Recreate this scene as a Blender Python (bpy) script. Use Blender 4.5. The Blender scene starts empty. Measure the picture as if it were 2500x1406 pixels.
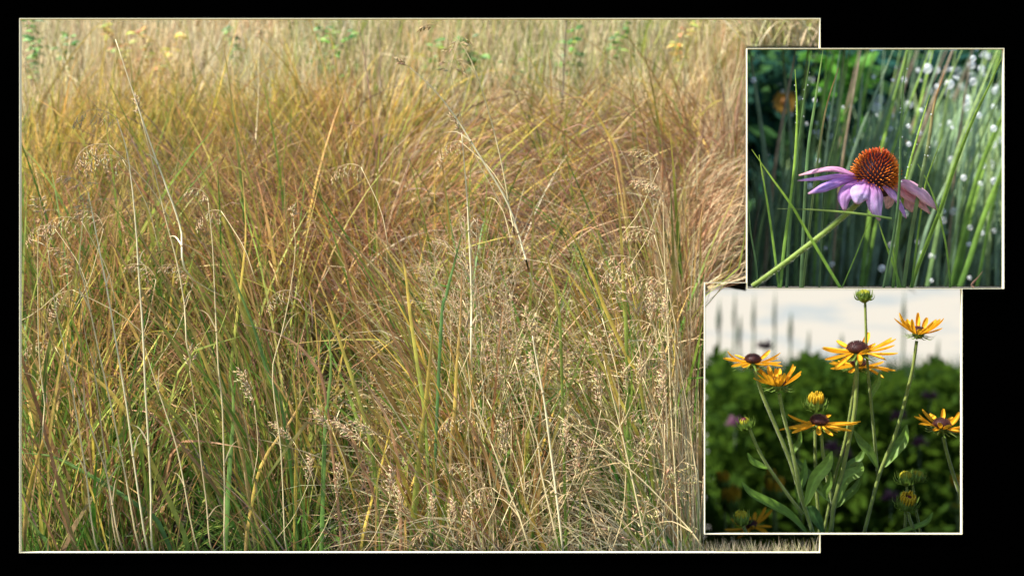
import bpy, math, random
import numpy as np
from mathutils import Vector

SC = bpy.context.scene
COL = SC.collection
F = 3434.0                     # focal length in photo pixels
CAMZ = 1.0

def P(px, py, Y):
    """point seen at photo pixel (px,py) standing at distance Y"""
    return Vector(((px - 1250.0) / F * Y, Y, CAMZ + (703.0 - py) / F * Y))

# ------------------------------------------------------------------ helpers
def tag(o, label=None, cat=None, group=None, kind=None):
    if label: o['label'] = label
    if cat: o['category'] = cat
    if group: o['group'] = group
    if kind: o['kind'] = kind
    return o

def empty(name, loc=(0, 0, 0)):
    o = bpy.data.objects.new(name, None)
    COL.objects.link(o); o.location = loc
    o.empty_display_size = 0.02
    return o

class MB:
    def __init__(s): s.v = []; s.f = []; s.c = []
    def add(s, verts, faces, cols):
        n = len(s.v)
        s.v += [tuple(p) for p in verts]; s.c += [tuple(c) for c in cols]
        s.f += [tuple(i + n for i in f) for f in faces]
    def tube(s, pts, rad, col, sides=6, col2=None, cap=True):
        pts = [Vector(p) for p in pts]; m = len(pts)
        if not hasattr(rad, '__len__'): rad = [rad] * m
        V = []; C = []
        up = Vector((0.13, -1, 0.21)).normalized()
        for i in range(m):
            t = (pts[min(i + 1, m - 1)] - pts[max(i - 1, 0)])
            if t.length < 1e-9: t = Vector((0, 0, 1))
            t.normalize()
            a = t.cross(up)
            if a.length < 1e-3: a = t.cross(Vector((1, 0, 0)))
            a.normalize(); b = t.cross(a)
            k = i / (m - 1)
            c = col if col2 is None else tuple(col[j] * (1 - k) + col2[j] * k for j in range(3))
            for q in range(sides):
                w = 2 * math.pi * q / sides
                V.append(pts[i] + (a * math.cos(w) + b * math.sin(w)) * rad[i]); C.append(c)
        Fa = []
        for i in range(m - 1):
            for q in range(sides):
                r = (q + 1) % sides
                Fa.append((i * sides + q, i * sides + r, (i + 1) * sides + r, (i + 1) * sides + q))
        if cap:
            Fa.append(tuple(range(sides))[::-1]); Fa.append(tuple((m - 1) * sides + q for q in range(sides)))
        s.add(V, Fa, C)
    def blade(s, pts, wid, cols, nrm=(0.1, -1, 0.2), fold=0.0):
        """ribbon with a folded midrib; wid and cols are lists along pts"""
        pts = [Vector(p) for p in pts]; m = len(pts); nrm = Vector(nrm).normalized()
        V = []; C = []
        for i in range(m):
            t = (pts[min(i + 1, m - 1)] - pts[max(i - 1, 0)]).normalized()
            w = t.cross(nrm)
            if w.length < 1e-3: w = Vector((1, 0, 0))
            w.normalize(); n2 = w.cross(t)
            V += [pts[i] - w * wid[i] * .5, pts[i] + n2 * fold * wid[i], pts[i] + w * wid[i] * .5]
            C += [cols[i]] * 3
        Fa = []
        for i in range(m - 1):
            for q in (0, 1):
                Fa.append((i * 3 + q, i * 3 + q + 1, i * 3 + q + 4, i * 3 + q + 3))
        s.add(V, Fa, C)
    def seed(s, p, d, L, r, col):
        p = Vector(p); d = Vector(d).normalized()
        a = d.cross(Vector((0.2, 1, 0.3)))
        if a.length < 1e-3: a = d.cross(Vector((1, 0, 0)))
        a.normalize(); b = d.cross(a)
        q = p + d * L * .4
        s.add([p, q + a * r, q + b * r, q - a * r, q - b * r, p + d * L],
              [(0, 2, 1), (0, 3, 2), (0, 4, 3), (0, 1, 4), (5, 1, 2), (5, 2, 3), (5, 3, 4), (5, 4, 1)], [col] * 6)
    def lathe(s, c, axis, prof, col, n=20, cols=None):
        """prof list of (radius, height) along axis from c"""
        c = Vector(c); z = Vector(axis).normalized()
        a = z.cross(Vector((0, 1, 0.01))).normalized(); b = z.cross(a)
        V = []; C = []
        for i, (r, h) in enumerate(prof):
            for q in range(n):
                w = 2 * math.pi * q / n
                V.append(c + z * h + (a * math.cos(w) + b * math.sin(w)) * r); C.append(cols[i] if cols else col)
        Fa = [(i * n + q, i * n + (q + 1) % n, (i + 1) * n + (q + 1) % n, (i + 1) * n + q) for i in range(len(prof) - 1) for q in range(n)]
        Fa.append(tuple(range(n))[::-1]); Fa.append(tuple((len(prof) - 1) * n + q for q in range(n)))
        s.add(V, Fa, C)
    def build(s, name, mat, parent=None, origin=None, smooth=True):
        o0 = Vector(origin) if origin is not None else Vector((0, 0, 0))
        if mat in (M_stalk, M_grass) and origin is not None: s.v = [(v[0], max(v[1], 1.609), v[2]) for v in s.v]
        me = bpy.data.meshes.new(name)
        me.from_pydata([(v[0] - o0.x, v[1] - o0.y, v[2] - o0.z) for v in s.v], [], s.f)
        ca = me.color_attributes.new('Col', 'FLOAT_COLOR', 'POINT')
        ca.data.foreach_set('color', [x for c in s.c for x in (c[0], c[1], c[2], 1.0)])
        if smooth: me.polygons.foreach_set('use_smooth', [True] * len(me.polygons))
        me.materials.append(mat); me.update()
        o = bpy.data.objects.new(name, me); COL.objects.link(o)
        if parent: 
            o.parent = parent
            o.location = o0 - world_of(parent)
        else: o.location = o0
        return o

def world_of(o):
    p = Vector(o.location); q = o.parent
    while q: p += Vector(q.location); q = q.parent
    return p

def smooth_path(pts, n=14):
    """Catmull-Rom through 3D points"""
    pts = [Vector(p) for p in pts]
    if len(pts) == 2: return [pts[0].lerp(pts[1], i / (n - 1)) for i in range(n)]
    e = [pts[0] * 2 - pts[1]] + pts + [pts[-1] * 2 - pts[-2]]
    out = []; m = len(pts) - 1
    for i in range(n):
        u = i / (n - 1) * m; k = min(int(u), m - 1); t = u - k
        a, b, c, d = e[k], e[k + 1], e[k + 2], e[k + 3]
        out.append(0.5 * ((2 * b) + (c - a) * t + (2 * a - 5 * b + 4 * c - d) * t * t + (3 * b - a - 3 * c + d) * t ** 3))
    return out

def mixc(a, b, k): return tuple(a[i] * (1 - k) + b[i] * k for i in range(3))
def grad(stops, k):
    k = max(0, min(1, k)) * (len(stops) - 1); i = min(int(k), len(stops) - 2)
    return mixc(stops[i], stops[i + 1], k - i)

# ------------------------------------------------------------------ materials
def nt(name):
    m = bpy.data.materials.new(name); m.use_nodes = True
    t = m.node_tree; t.nodes.clear()
    return m, t, t.nodes.new('ShaderNodeOutputMaterial')

def plant_mat(name, transl=0.35, rough=0.5, spec=0.3, nscale=90.0, namt=0.35, stretch=None, sheen=0.0):
    m, t, out = nt(name); N = t.nodes; L = t.links
    at = N.new('ShaderNodeAttribute'); at.attribute_name = 'Col'
    tc = N.new('ShaderNodeTexCoord'); mp = N.new('ShaderNodeMapping')
    if stretch: mp.inputs['Scale'].default_value = stretch
    L.new(tc.outputs['Object'], mp.inputs['Vector'])
    no = N.new('ShaderNodeTexNoise'); no.inputs['Scale'].default_value = nscale; no.inputs['Detail'].default_value = 3
    L.new(mp.outputs[0], no.inputs['Vector'])
    mr = N.new('ShaderNodeMapRange'); mr.inputs[1].default_value = .25; mr.inputs[2].default_value = .75
    mr.inputs[3].default_value = 1 - namt; mr.inputs[4].default_value = 1 + namt
    L.new(no.outputs[0], mr.inputs[0])
    mu = N.new('ShaderNodeVectorMath'); mu.operation = 'SCALE'
    L.new(at.outputs['Color'], mu.inputs[0]); L.new(mr.outputs[0], mu.inputs['Scale'])
    pb = N.new('ShaderNodeBsdfPrincipled'); pb.inputs['Roughness'].default_value = rough
    pb.inputs['Specular IOR Level'].default_value = spec
    if sheen: pb.inputs['Sheen Weight'].default_value = sheen
    L.new(mu.outputs[0], pb.inputs['Base Color'])
    if transl > 0:
        tr = N.new('ShaderNodeBsdfTranslucent'); L.new(mu.outputs[0], tr.inputs['Color'])
        mx = N.new('ShaderNodeMixShader'); mx.inputs[0].default_value = transl
        L.new(pb.outputs[0], mx.inputs[1]); L.new(tr.outputs[0], mx.inputs[2]); L.new(mx.outputs[0], out.inputs[0])
    else: L.new(pb.outputs[0], out.inputs[0])
    return m

def flat_mat(name, c, rough=0.8, spec=0.2, noise=0.0, nscale=8, metal=0):
    m, t, out = nt(name); N = t.nodes; L = t.links
    pb = N.new('ShaderNodeBsdfPrincipled'); pb.inputs['Roughness'].default_value = rough
    pb.inputs['Specular IOR Level'].default_value = spec
    pb.inputs['Base Color'].default_value = (*c, 1)
    if noise:
        no = N.new('ShaderNodeTexNoise'); no.inputs['Scale'].default_value = nscale; no.inputs['Detail'].default_value = 8
        cr = N.new('ShaderNodeValToRGB')
        cr.color_ramp.elements[0].position = .3; cr.color_ramp.elements[1].position = .7
        cr.color_ramp.elements[0].color = (*[x * (1 - noise) for x in c], 1)
        cr.color_ramp.elements[1].color = (*[min(1, x * (1 + noise)) for x in c], 1)
        L.new(no.outputs[0], cr.inputs[0]); L.new(cr.outputs[0], pb.inputs['Base Color'])
        bp = N.new('ShaderNodeBump'); bp.inputs['Strength'].default_value = .4
        L.new(no.outputs[0], bp.inputs['Height']); L.new(bp.outputs[0], pb.inputs['Normal'])
    L.new(pb.outputs[0], out.inputs[0])
    return m

M_grass = plant_mat('dry_and_green_grass', .32, .5, .25, 60, .45)
M_stalk = plant_mat('straw', .12, .45, .3, 60, .18)
M_leaf = plant_mat('leaf', .3, .5, .3, 60, .25)
M_stem = plant_mat('hairy_stem', .1, .6, .2, 150, .25, sheen=.4)
M_petal = plant_mat('yellow_petal', .35, .55, .15, 70, .12)
M_pink = plant_mat('pink_petal', .5, .6, .12, 130, .14, stretch=(1, 1, .25))
M_hedge = plant_mat('hedge_leaf', .1, .9, .02, 20, .3)
M_thick = plant_mat('thicket_leaf', .55, .95, .0, 3, .2)
M_cone = plant_mat('seed_cone', .32, .4, .4, 200, .2)
M_disc = plant_mat('dark_disc', .0, .55, .3, 260, .4)
M_soil = flat_mat('damp_soil', (.045, .04, .025), .95, .1, .5, 30)
M_ground = flat_mat('rough_ground', (.16, .15, .07), .95, .1, .5, 3)
M_black = flat_mat('black_velvet', (.0002, .0002, .0002), 1.0, 0.0)
M_board = flat_mat('black_board', (.004, .005, .004), .95, 0.02)
M_cream = flat_mat('cream_lacquer', (.97, .88, .62), .5, .4)

# water drop: white colour stands in for sun glints, part of it clear
def drop_mat():
    m, t, out = nt('dew'); N = t.nodes; L = t.links
    a = N.new('ShaderNodeBsdfPrincipled'); a.inputs['Base Color'].default_value = (.95, .98, 1, 1); a.inputs['Roughness'].default_value = .12
    a.inputs['Specular IOR Level'].default_value = 1.0
    tr = N.new('ShaderNodeBsdfTranslucent'); tr.inputs['Color'].default_value = (.98, 1, 1, 1)
    mx = N.new('ShaderNodeMixShader'); mx.inputs[0].default_value = .5
    L.new(a.outputs[0], mx.inputs[1]); L.new(tr.outputs[0], mx.inputs[2])
    tp = N.new('ShaderNodeBsdfTransparent')
    oi = N.new('ShaderNodeObjectInfo'); mr = N.new('ShaderNodeMapRange')
    mr.inputs[3].default_value = .35; mr.inputs[4].default_value = .94
    L.new(oi.outputs['Random'], mr.inputs[0])
    m2 = N.new('ShaderNodeMixShader'); L.new(mr.outputs[0], m2.inputs[0])
    L.new(mx.outputs[0], m2.inputs[1]); L.new(tp.outputs[0], m2.inputs[2]); L.new(m2.outputs[0], out.inputs[0])
    return m
M_drop = drop_mat()

# ------------------------------------------------------------------ camera, light, sky
cam = bpy.data.cameras.new('camera'); co = bpy.data.objects.new('camera', cam); COL.objects.link(co)
co.location = (0, 0, CAMZ); co.rotation_euler = (math.pi / 2, 0, 0)
cam.sensor_width = 36; cam.lens = 36 * F / 2500; cam.clip_start = .05; cam.clip_end = 3000
cam.dof.use_dof = True; cam.dof.focus_distance = 1.67; cam.dof.aperture_fstop = 3.6
SC.camera = co

to_sun = Vector((-.56, -.17, .82)).normalized()
sd = bpy.data.lights.new('sun', 'SUN'); sd.energy = 5.0; sd.angle = math.radians(.6); sd.color = (1, .95, .86)
so = bpy.data.objects.new('sun', sd); COL.objects.link(so)
so.rotation_euler = to_sun.to_track_quat('Z', 'Y').to_euler(); so.location = (1, 1, 4)
w = bpy.data.worlds.new('World'); SC.world = w; w.use_nodes = True
bg = w.node_tree.nodes['Background']; sk = w.node_tree.nodes.new('ShaderNodeTexSky'); sk.sky_type = 'NISHITA'
sk.sun_disc = False; sk.sun_elevation = math.asin(to_sun.z); sk.sun_rotation = math.atan2(to_sun.x, to_sun.y)
w.node_tree.links.new(sk.outputs[0], bg.inputs[0]); bg.inputs[1].default_value = .115
SC.view_settings.view_transform = 'Standard'; SC.view_settings.look = 'None'
SC.view_settings.exposure = 1.08; SC.view_settings.gamma = 1
SC.cycles.max_bounces = 6; SC.cycles.transparent_max_bounces = 12
SC.cycles.sample_clamp_indirect = 4

# ------------------------------------------------------------------ the display: panel, frames, boards
WY = 1.60
def wall_rect(x0, x1, z0, z1, mb, y0=WY, y1=WY + .004):
    V = [(x, y, z) for y in (y0, y1) for (x, z) in ((x0, z0), (x1, z0), (x1, z1), (x0, z1))]
    mb.add(V, [(3, 2, 1, 0), (4, 5, 6, 7), (0, 1, 5, 4), (1, 2, 6, 5), (2, 3, 7, 6), (3, 0, 4, 7)], [(0, 0, 0)] * 8)
def X(px): return (px - 1250) / F * WY
def Z(py): return CAMZ + (703 - py) / F * WY
mb = MB()
zt, zb = CAMZ + .345, 0.0
wall_rect(-.615, X(50), zb, zt, mb)                      # left
wall_rect(X(50), X(2001), Z(46), zt, mb)                # above the meadow
wall_rect(X(50), X(2001), zb, Z(1348), mb)              # below
wall_rect(X(2001), X(2450), Z(119), zt, mb)             # above the coneflower opening
wall_rect(X(2450), .70, zb, zt, mb)                     # right
wall_rect(X(2348), X(2450), zb, Z(705), mb)             # right of the yellow opening
wall_rect(X(2001), X(2348), zb, Z(1303), mb)            # below the yellow opening
o = mb.build('display_panel', M_black, smooth=False)
tag(o, 'matt black upright display panel surrounding the three framed openings', 'panel')

def frame(name, segs, label):
    mb = MB(); h = .00038
    for (a, b) in segs:
        x0, x1 = sorted((X(a[0]), X(b[0]))); z0, z1 = sorted((Z(a[1]), Z(b[1])))
        wall_rect(x0 - h, x1 + h, z0 - h, z1 + h, mb, WY - .003, WY + .003)
    o = mb.build(name, M_cream, smooth=False); tag(o, label, 'frame', 'cream frames around the openings')
    return o
eps = .9
frame('picture_frame', [((50, 47), (2001, 47)), ((50, 47 + 1.5), (50, 1347 - 1.5)), ((50, 1347), (2001, 1347)), ((2001, 47 + 1.5), (2001, 120 - 2)), ((2001, 1302 + 2), (2001, 1347 - 1.5))],
      'thin cream frame around the large opening with the dry grass meadow')
frame('picture_frame', [((1823, 120), (2449, 120)), ((1823, 121.5), (1823, 703)), ((1823, 704.5), (2449, 704.5)), ((2449, 121.5), (2449, 703))],
      'thin cream frame around the opening with the pink coneflower')
frame('picture_frame', [((1720, 690), (1821, 690)), ((1720, 691.5), (1720, 1300.5)), ((1720, 1302), (2347, 1302)), ((2347, 706), (2347, 1300.5))],
      'thin cream frame around the opening with the yellow coneflowers')

def sheet(name, quad, mat, label, th=.0015):
    a, b, c, d = [Vector(q) for q in quad]
    n = (b - a).cross(d - a).normalized() * th
    mb = MB(); V = [a, b, c, d, a + n, b + n, c + n, d + n]
    mb.add(V, [(3, 2, 1, 0), (4, 5, 6, 7), (0, 1, 5, 4), (1, 2, 6, 5), (2, 3, 7, 6), (3, 0, 4, 7)], [(0, 0, 0)] * 8)
    o = mb.build(name, mat, smooth=False); tag(o, label, 'board'); return o
y0 = WY + .006
# flared bay of the yellow coneflowers: left side, floor
sheet('partition_board', [P(1720, 690, 1.78), P(1720, 690, 2.85), P(1720, 1302, 2.85), P(1720, 1302, 1.78)], M_board, 'black side board left of the yellow coneflowers')
sheet('floor_board', [P(1720, 1303, 1.68), P(1720, 1303, 5.6), P(2700, 1303, 5.6), P(2700, 1303, 1.68)], M_board, 'black floor board beneath the yellow coneflowers')
# coneflower bay: left side, planting shelf in front, terrace behind, sloping roof far back
sheet('partition_board', [P(1823, 120, 1.97), P(1823, 120, 2.7), P(1823, 702, 2.7), P(1823, 702, 1.97)], M_board, 'black side board left of the pink coneflower', -.0015)
sheet('planting_shelf', [P(1823, 704, y0), P(2560, 704, y0), P(2560, 704, 1.665), P(1823, 704, 1.665)], M_soil, 'narrow earth shelf the pink coneflower stands on', .001)
sheet('planting_terrace', [P(1720, 701, 2.15), P(3050, 703, 2.15), P(3050, 703, 3.6), P(1720, 703, 3.6)], M_soil, 'earth terrace carrying the blurred grass behind the coneflower', .002)
sheet('grass_roof', [P(1823, 119, 2.22), P(2100, 119, 2.22), P(2100, 119, 2.75), P(1823, 119, 2.75)], M_soil, 'sloping earth roof with dry grass above the coneflower', .003)

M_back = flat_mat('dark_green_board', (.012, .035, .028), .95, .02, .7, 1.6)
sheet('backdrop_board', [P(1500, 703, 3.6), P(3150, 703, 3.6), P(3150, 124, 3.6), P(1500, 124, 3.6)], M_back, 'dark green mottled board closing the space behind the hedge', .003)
# ------------------------------------------------------------------ terrain
def gz(Y):
    return float(np.interp(Y, [1.0, 1.607, 1.612, 2.70, 2.9, 3.3, 9.0], [0.0, 0.0, .54, 1.60, 1.5, .5, 0.0]))
mb = MB()
S = 1500
mb.add([(-S, -S, 0), (S, -S, 0), (S, S, 0), (-S, S, 0)], [(0, 1, 2, 3)], [(0, 0, 0)] * 4)
tag(mb.build('ground', M_ground, smooth=False), kind='structure')
rng = np.random.default_rng(7)
mb = MB(); ys = np.concatenate([np.sort(np.append(np.linspace(1.612, 2.7, 40), [2.0915, 2.0925])), np.linspace(2.85, 9, 14)]); V = []; Fa = []
nx = 46
for Y in ys:
    # bank stops at the boards of the two bays
    xr = .136 * Y if (Y < 2.092 or Y > 2.78) else .1664 * Y
    if Y < 1.66: xr = .23 * Y
    for i in range(nx):
        x = -2.2 + (xr + 2.2) * i / (nx - 1)
        V.append((x, Y, gz(Y) + rng.normal() * .006))
for j in range(len(ys) - 1):
    for i in range(nx - 1):
        Fa.append((j * nx + i, j * nx + i + 1, (j + 1) * nx + i + 1, (j + 1) * nx + i))
mb.add(V, Fa, [(0, 0, 0)] * len(V))
tag(mb.build('bank', M_soil), kind='structure')

# ------------------------------------------------------------------ vectorised blades
PAL = dict(green=(.12, .25, .035), dgreen=(.05, .12, .03), bgreen=(.16, .21, .09), ygreen=(.37, .42, .075), yellow=(.72, .52, .10),
           orange=(.56, .36, .12), brown=(.49, .285, .14), rbrown=(.40, .20, .10), pbrown=(.28, .185, .15), tan=(.69, .56, .33),
           straw=(.82, .70, .45), dtan=(.47, .36, .21), gold=(.72, .56, .30), olive=(.28, .29, .10))
PC = {k: np.array(v) for k, v in PAL.items()}

def blades_mesh(name, root, L, az, th0, bend, W, c0, c1, c2, mat=M_grass, seg=7, powr=1.6, face=.8, ymin=1.632, clampx=True):
    n = len(L); t = np.linspace(0, 1, seg + 1)
    th = th0[:, None] + bend[:, None] * t[None, :] ** powr
    kk = (rng.random(n) < .10)[:, None] * (t[None, :] > rng.uniform(.35, .85, n)[:, None]) * rng.uniform(.5, 1.9, n)[:, None]; th = th + kk
    wob = rng.normal(size=(n, seg + 1)) * .03
    azz = az[:, None] + np.cumsum(wob, 1)
    d = np.stack([np.sin(th) * np.cos(azz), np.sin(th) * np.sin(azz), np.cos(th)], -1)
    st = (L / seg)[:, None, None] * (d[:, :-1] + d[:, 1:]) / 2
    pos = np.concatenate([np.zeros((n, 1, 3)), np.cumsum(st, 1)], 1) + root[:, None, :]
    nr = np.stack([rng.normal(size=n) * face, -np.ones(n), rng.normal(size=n) * face * .6 + .3], -1)
    wd = np.cross(d, nr[:, None, :]); wd /= (np.linalg.norm(wd, axis=-1, keepdims=True) + 1e-6)
    prof = (.65 + .35 * np.minimum(1, t * 4)) * (1 - t ** 2.2) ** .8 + .04
    hw = wd * (W[:, None, None] * prof[None, :, None] * .5)
    V = np.stack([pos - hw, pos + hw], 2).reshape(-1, 3)
    lowy = V[:, 1] < 1.652; V[lowy, 1] = ymin + (1.652 - ymin) * np.exp((V[lowy, 1] - 1.652) / .04)
    k = t[None, :, None]
    if clampx:
        lx_ = np.where(V[:, 2] < 1 + .0038 * V[:, 1], .1366, .1668) * V[:, 1]; V[:, 0] = np.minimum(V[:, 0], lx_ - .0008)
    C = np.where(k < .5, c0[:, None, :] * (1 - 2 * k) + c1[:, None, :] * 2 * k, c1[:, None, :] * (2 - 2 * k) + c2[:, None, :] * (2 * k - 1))
    C = np.repeat(C[:, :, None, :], 2, 2).reshape(-1, 3); C = np.concatenate([C, np.ones((len(C), 1))], 1)
    base = (np.arange(n) * (seg + 1) * 2)[:, None] + (np.arange(seg) * 2)[None, :]
    Q = np.stack([base, base + 1, base + 3, base + 2], -1).reshape(-1, 4)
    me = bpy.data.meshes.new(name); me.vertices.add(len(V)); me.vertices.foreach_set('co', V.astype(np.float32).ravel())
    me.loops.add(Q.size); me.loops.foreach_set('vertex_index', Q.astype(np.int32).ravel())
    me.polygons.add(len(Q)); me.polygons.foreach_set('loop_start', (np.arange(len(Q)) * 4).astype(np.int32))
    me.update(calc_edges=True)
    ca = me.color_attributes.new('Col', 'FLOAT_COLOR', 'POINT'); ca.data.foreach_set('color', C.astype(np.float32).ravel())
    me.materials.append(mat)
    ob = bpy.data.objects.new(name, me); COL.objects.link(ob); return ob, V

def pick(n, names, probs, jit=.18):
    p = np.array(probs, float); p /= p.sum()
    A = np.array([PC[k] for k in names]); c = A[rng.choice(len(names), n, p=p)]
    c = c * (1 + rng.normal(size=(n, 1)) * jit) * (1 + rng.normal(size=(n, 3)) * .06)
    return np.clip(c, .01, .95)

def lowfreq(x, Y, f=1.0, ph=0.0):
    return (np.sin(x * 23 * f + 1.3 + ph + 2.1 * np.sin(Y * 11 * f)) + np.sin(Y * 31 * f + .7 + ph + 1.7 * np.sin(x * 17 * f)) + np.sin((x + Y) * 41 * f + ph)) / 3

def roots(n, Ya, Yb, pxa, pxb, clump=0, rad=.03):
    """root positions on the bank; clump>0 gathers them into tussocks"""
    def one(m):
        Y = np.sqrt(rng.uniform(Ya * Ya, Yb * Yb, m)); px = rng.uniform(pxa, pxb, m)
        return Y, (px - 1250) / F * Y
    idx = None
    if clump:
        m = max(1, n // clump); cy, cx = one(m); idx = rng.integers(0, m, n)
        Y = cy[idx] + rng.normal(size=n) * rad; x = cx[idx] + rng.normal(size=n) * rad
    else: Y, x = one(n)
    Y = np.clip(Y, 1.645, 2.70)
    z = np.interp(Y, [1.612, 2.70], [.54, 1.60])
    return np.stack([x, Y, z], -1), idx

def outside(r, L, az, th):
    """which blades would lean through the boards of the bays, and which are rooted beyond them"""
    Y = r[:, 1]; tipx = r[:, 0] + np.cos(az) * L * np.sin(np.clip(th, 0, 1.5)) * .9
    lim = np.where(Y < 2.094, .1362 * Y, .1666 * Y) - .001
    return (tipx > lim) & (r[:, 2] + L * .75 < 1.0), r[:, 0] > lim

# lean field of the sedges by pixel column and depth
def lean(r):
    Y = r[:, 1]; px = r[:, 0] / Y * F + 1250
    near = np.interp(px, [50, 300, 700, 1100, 1400, 1700], [.06, .0, -.14, -.22, -.22, -.16])
    mid = np.interp(px, [50, 350, 650, 850, 950, 1200, 1330, 1450, 1800], [.25, .15, -.1, -.3, .45, .55, .2, -.45, -.15])
    back = np.interp(px, [50, 400, 900, 1300, 1800], [.25, .15, .1, 0, .2])
    k1 = np.clip((Y - 1.92) / .12, 0, 1); k2 = np.clip((Y - 2.22) / .12, 0, 1)
    a = near * (1 - k1) + mid * k1
    return a * (1 - k2) + back * k2

def field(name, n, Ya, Yb, pxa, pxb, Lr, Wr, cols0, cols1, cols2, leank=1.0, scat=.28, bendr=(.2, 1.2), clump=0, rad=.03, seg=7, label=None, pocket=-2):
    r, idx = roots(n, Ya, Yb, pxa, pxb, clump, rad)
    L = rng.uniform(*Lr, n) * (.75 + .5 * rng.random(n))
    W = rng.uniform(*Wr, n) * rng.choice([.6, .8, 1, 1.25], n)
    lx = lean(r) * leank + rng.normal(size=n) * scat; ly = -.03 + rng.normal(size=n) * .2
    if idx is not None:
        nc = idx.max() + 1; lx = lx + (rng.normal(size=nc) * .14)[idx]; L = L * (1 + rng.normal(size=nc) * .14)[idx]
    pxr = r[:, 0] / r[:, 1] * F + 1250
    if Yb < 2.0:                                          # hollows where the near growth is low
        for (c_, w_) in ((1030, 60), (1420, 95), (860, 50), (470, 40)): L = L * (1 - .42 * np.exp(-((pxr - c_) / w_) ** 2))
    az = np.arctan2(ly, lx); th = np.hypot(lx, ly)
    bend = rng.uniform(*bendr, n)
    tipo, rooto = outside(r, L, az, th + bend * .4); az = np.where(tipo, math.pi - np.abs(az), az)
    c0, c1, c2 = pick(n, *cols0), pick(n, *cols1), pick(n, *cols2)
    if idx is not None:                                   # tussocks share a colour
        k1, k2 = pick(nc, *cols1)[idx], pick(nc, *cols2)[idx]; same = rng.random(n)[:, None] < .55
        c1 = np.where(same, k1, c1); c2 = np.where(same, k2, c2)
    t = lowfreq(r[:, 0], r[:, 1], .6, 2.0)[:, None]          # drifts of redder and greener growth
    c1 = np.clip(c1 * (1 + t * np.array([.16, -.02, -.12])), .01, .9)
    ok = ~rooto & (L > .02)
    if pocket > -1: ok &= lowfreq(r[:, 0], r[:, 1]) + rng.normal(size=n) * .12 > pocket
    m = int(ok.sum())
    ob, V = blades_mesh(name, r[ok], L[ok], az[ok], th[ok], bend[ok], W[ok], c0[ok], c1[ok], c2[ok], seg=seg)
    tag(ob, label, 'grass', kind='stuff'); return ob

# back: pale dry grass and haze of stems
field('dry_grass', 17000, 2.25, 2.72, 30, 2050, (.10, .20), (.0012, .0026), (['dtan', 'tan', 'olive'], [4, 4, 2]), (['tan', 'straw', 'dtan', 'ygreen'], [6, 4, 2, .8]), (['tan', 'straw', 'brown'], [5, 5, 1]),
      leank=.3, scat=.13, bendr=(0, .6), label='pale dry upright grass at the back of the meadow')
field('green_grass', 2600, 2.30, 2.72, 700, 2050, (.12, .20), (.002, .0034), (['green', 'ygreen'], [1, 1]), (['ygreen', 'bgreen', 'green'], [3, 2, 1]), (['ygreen', 'tan'], [2, 1]),
      leank=.3, scat=.16, bendr=(0, .5), label='green upright blades among the pale grass at the back right')
# yellow green sedge band upper left
field('sedge_grass', 8500, 2.06, 2.27, 30, 1000, (.12, .19), (.0018, .0036), (['green', 'olive'], [2, 2]), (['ygreen', 'yellow', 'orange', 'green'], [4, 2, 1.4, 2]), (['orange', 'yellow', 'brown', 'ygreen'], [2.4, 2.4, 4, 1]),
      leank=1, scat=.13, bendr=(0, .7), clump=14, rad=.02, label='yellow green sedge blades with orange tips in the upper left')
field('sedge_grass', 3600, 2.10, 2.34, 900, 1850, (.10, .16), (.0014, .0028), (['green', 'olive', 'dtan'], [1, 2, 2]), (['tan', 'ygreen', 'brown', 'dtan'], [4, 1.6, 2, 2]), (['tan', 'brown'], [3, 2]),
      scat=.28, bendr=(.2, 1.3), label='mixed tan and olive sedge blades in the upper right')
# red brown arching mass in the middle
field('brown_sedge', 6000, 1.93, 2.14, 30, 950, (.15, .25), (.0015, .0032), (['olive', 'brown', 'green'], [3, 2, 2]), (['brown', 'rbrown', 'orange', 'ygreen', 'pbrown', 'green'], [4.5, 4.5, 1.6, 2.6, 2, 1.6]), (['rbrown', 'pbrown', 'brown', 'orange'], [3, 2.4, 4, 1.6]),
      scat=.20, bendr=(.2, 1.5), clump=26, rad=.022, seg=8, pocket=-.30, label='brown and yellow green sedge in the left middle of the meadow')
field('brown_sedge', 10500, 1.93, 2.21, 620, 1850, (.15, .25), (.0014, .0030), (['olive', 'brown', 'green'], [3, 3, 1]), (['brown', 'rbrown', 'pbrown', 'ygreen', 'tan'], [4, 6.5, 4, .9, 1]), (['rbrown', 'pbrown', 'brown', 'tan'], [5, 5, 2.6, .8]),
      scat=.24, bendr=(.5, 2.1), clump=30, rad=.024, seg=8, pocket=-.32, label='red brown arching sedge in the middle and right of the meadow')
field('green_sedge', 2600, 1.90, 2.25, 30, 1850, (.15, .25), (.0022, .0040), (['green', 'dgreen'], [3, 1]), (['ygreen', 'green', 'yellow', 'orange'], [4, 2, 2.4, 1.6]), (['yellow', 'orange', 'rbrown'], [3, 3, 2]),
      scat=.2, bendr=(.1, 1.2), clump=9, rad=.025, seg=8, label='green and yellow blades between the brown sedge')
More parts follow.
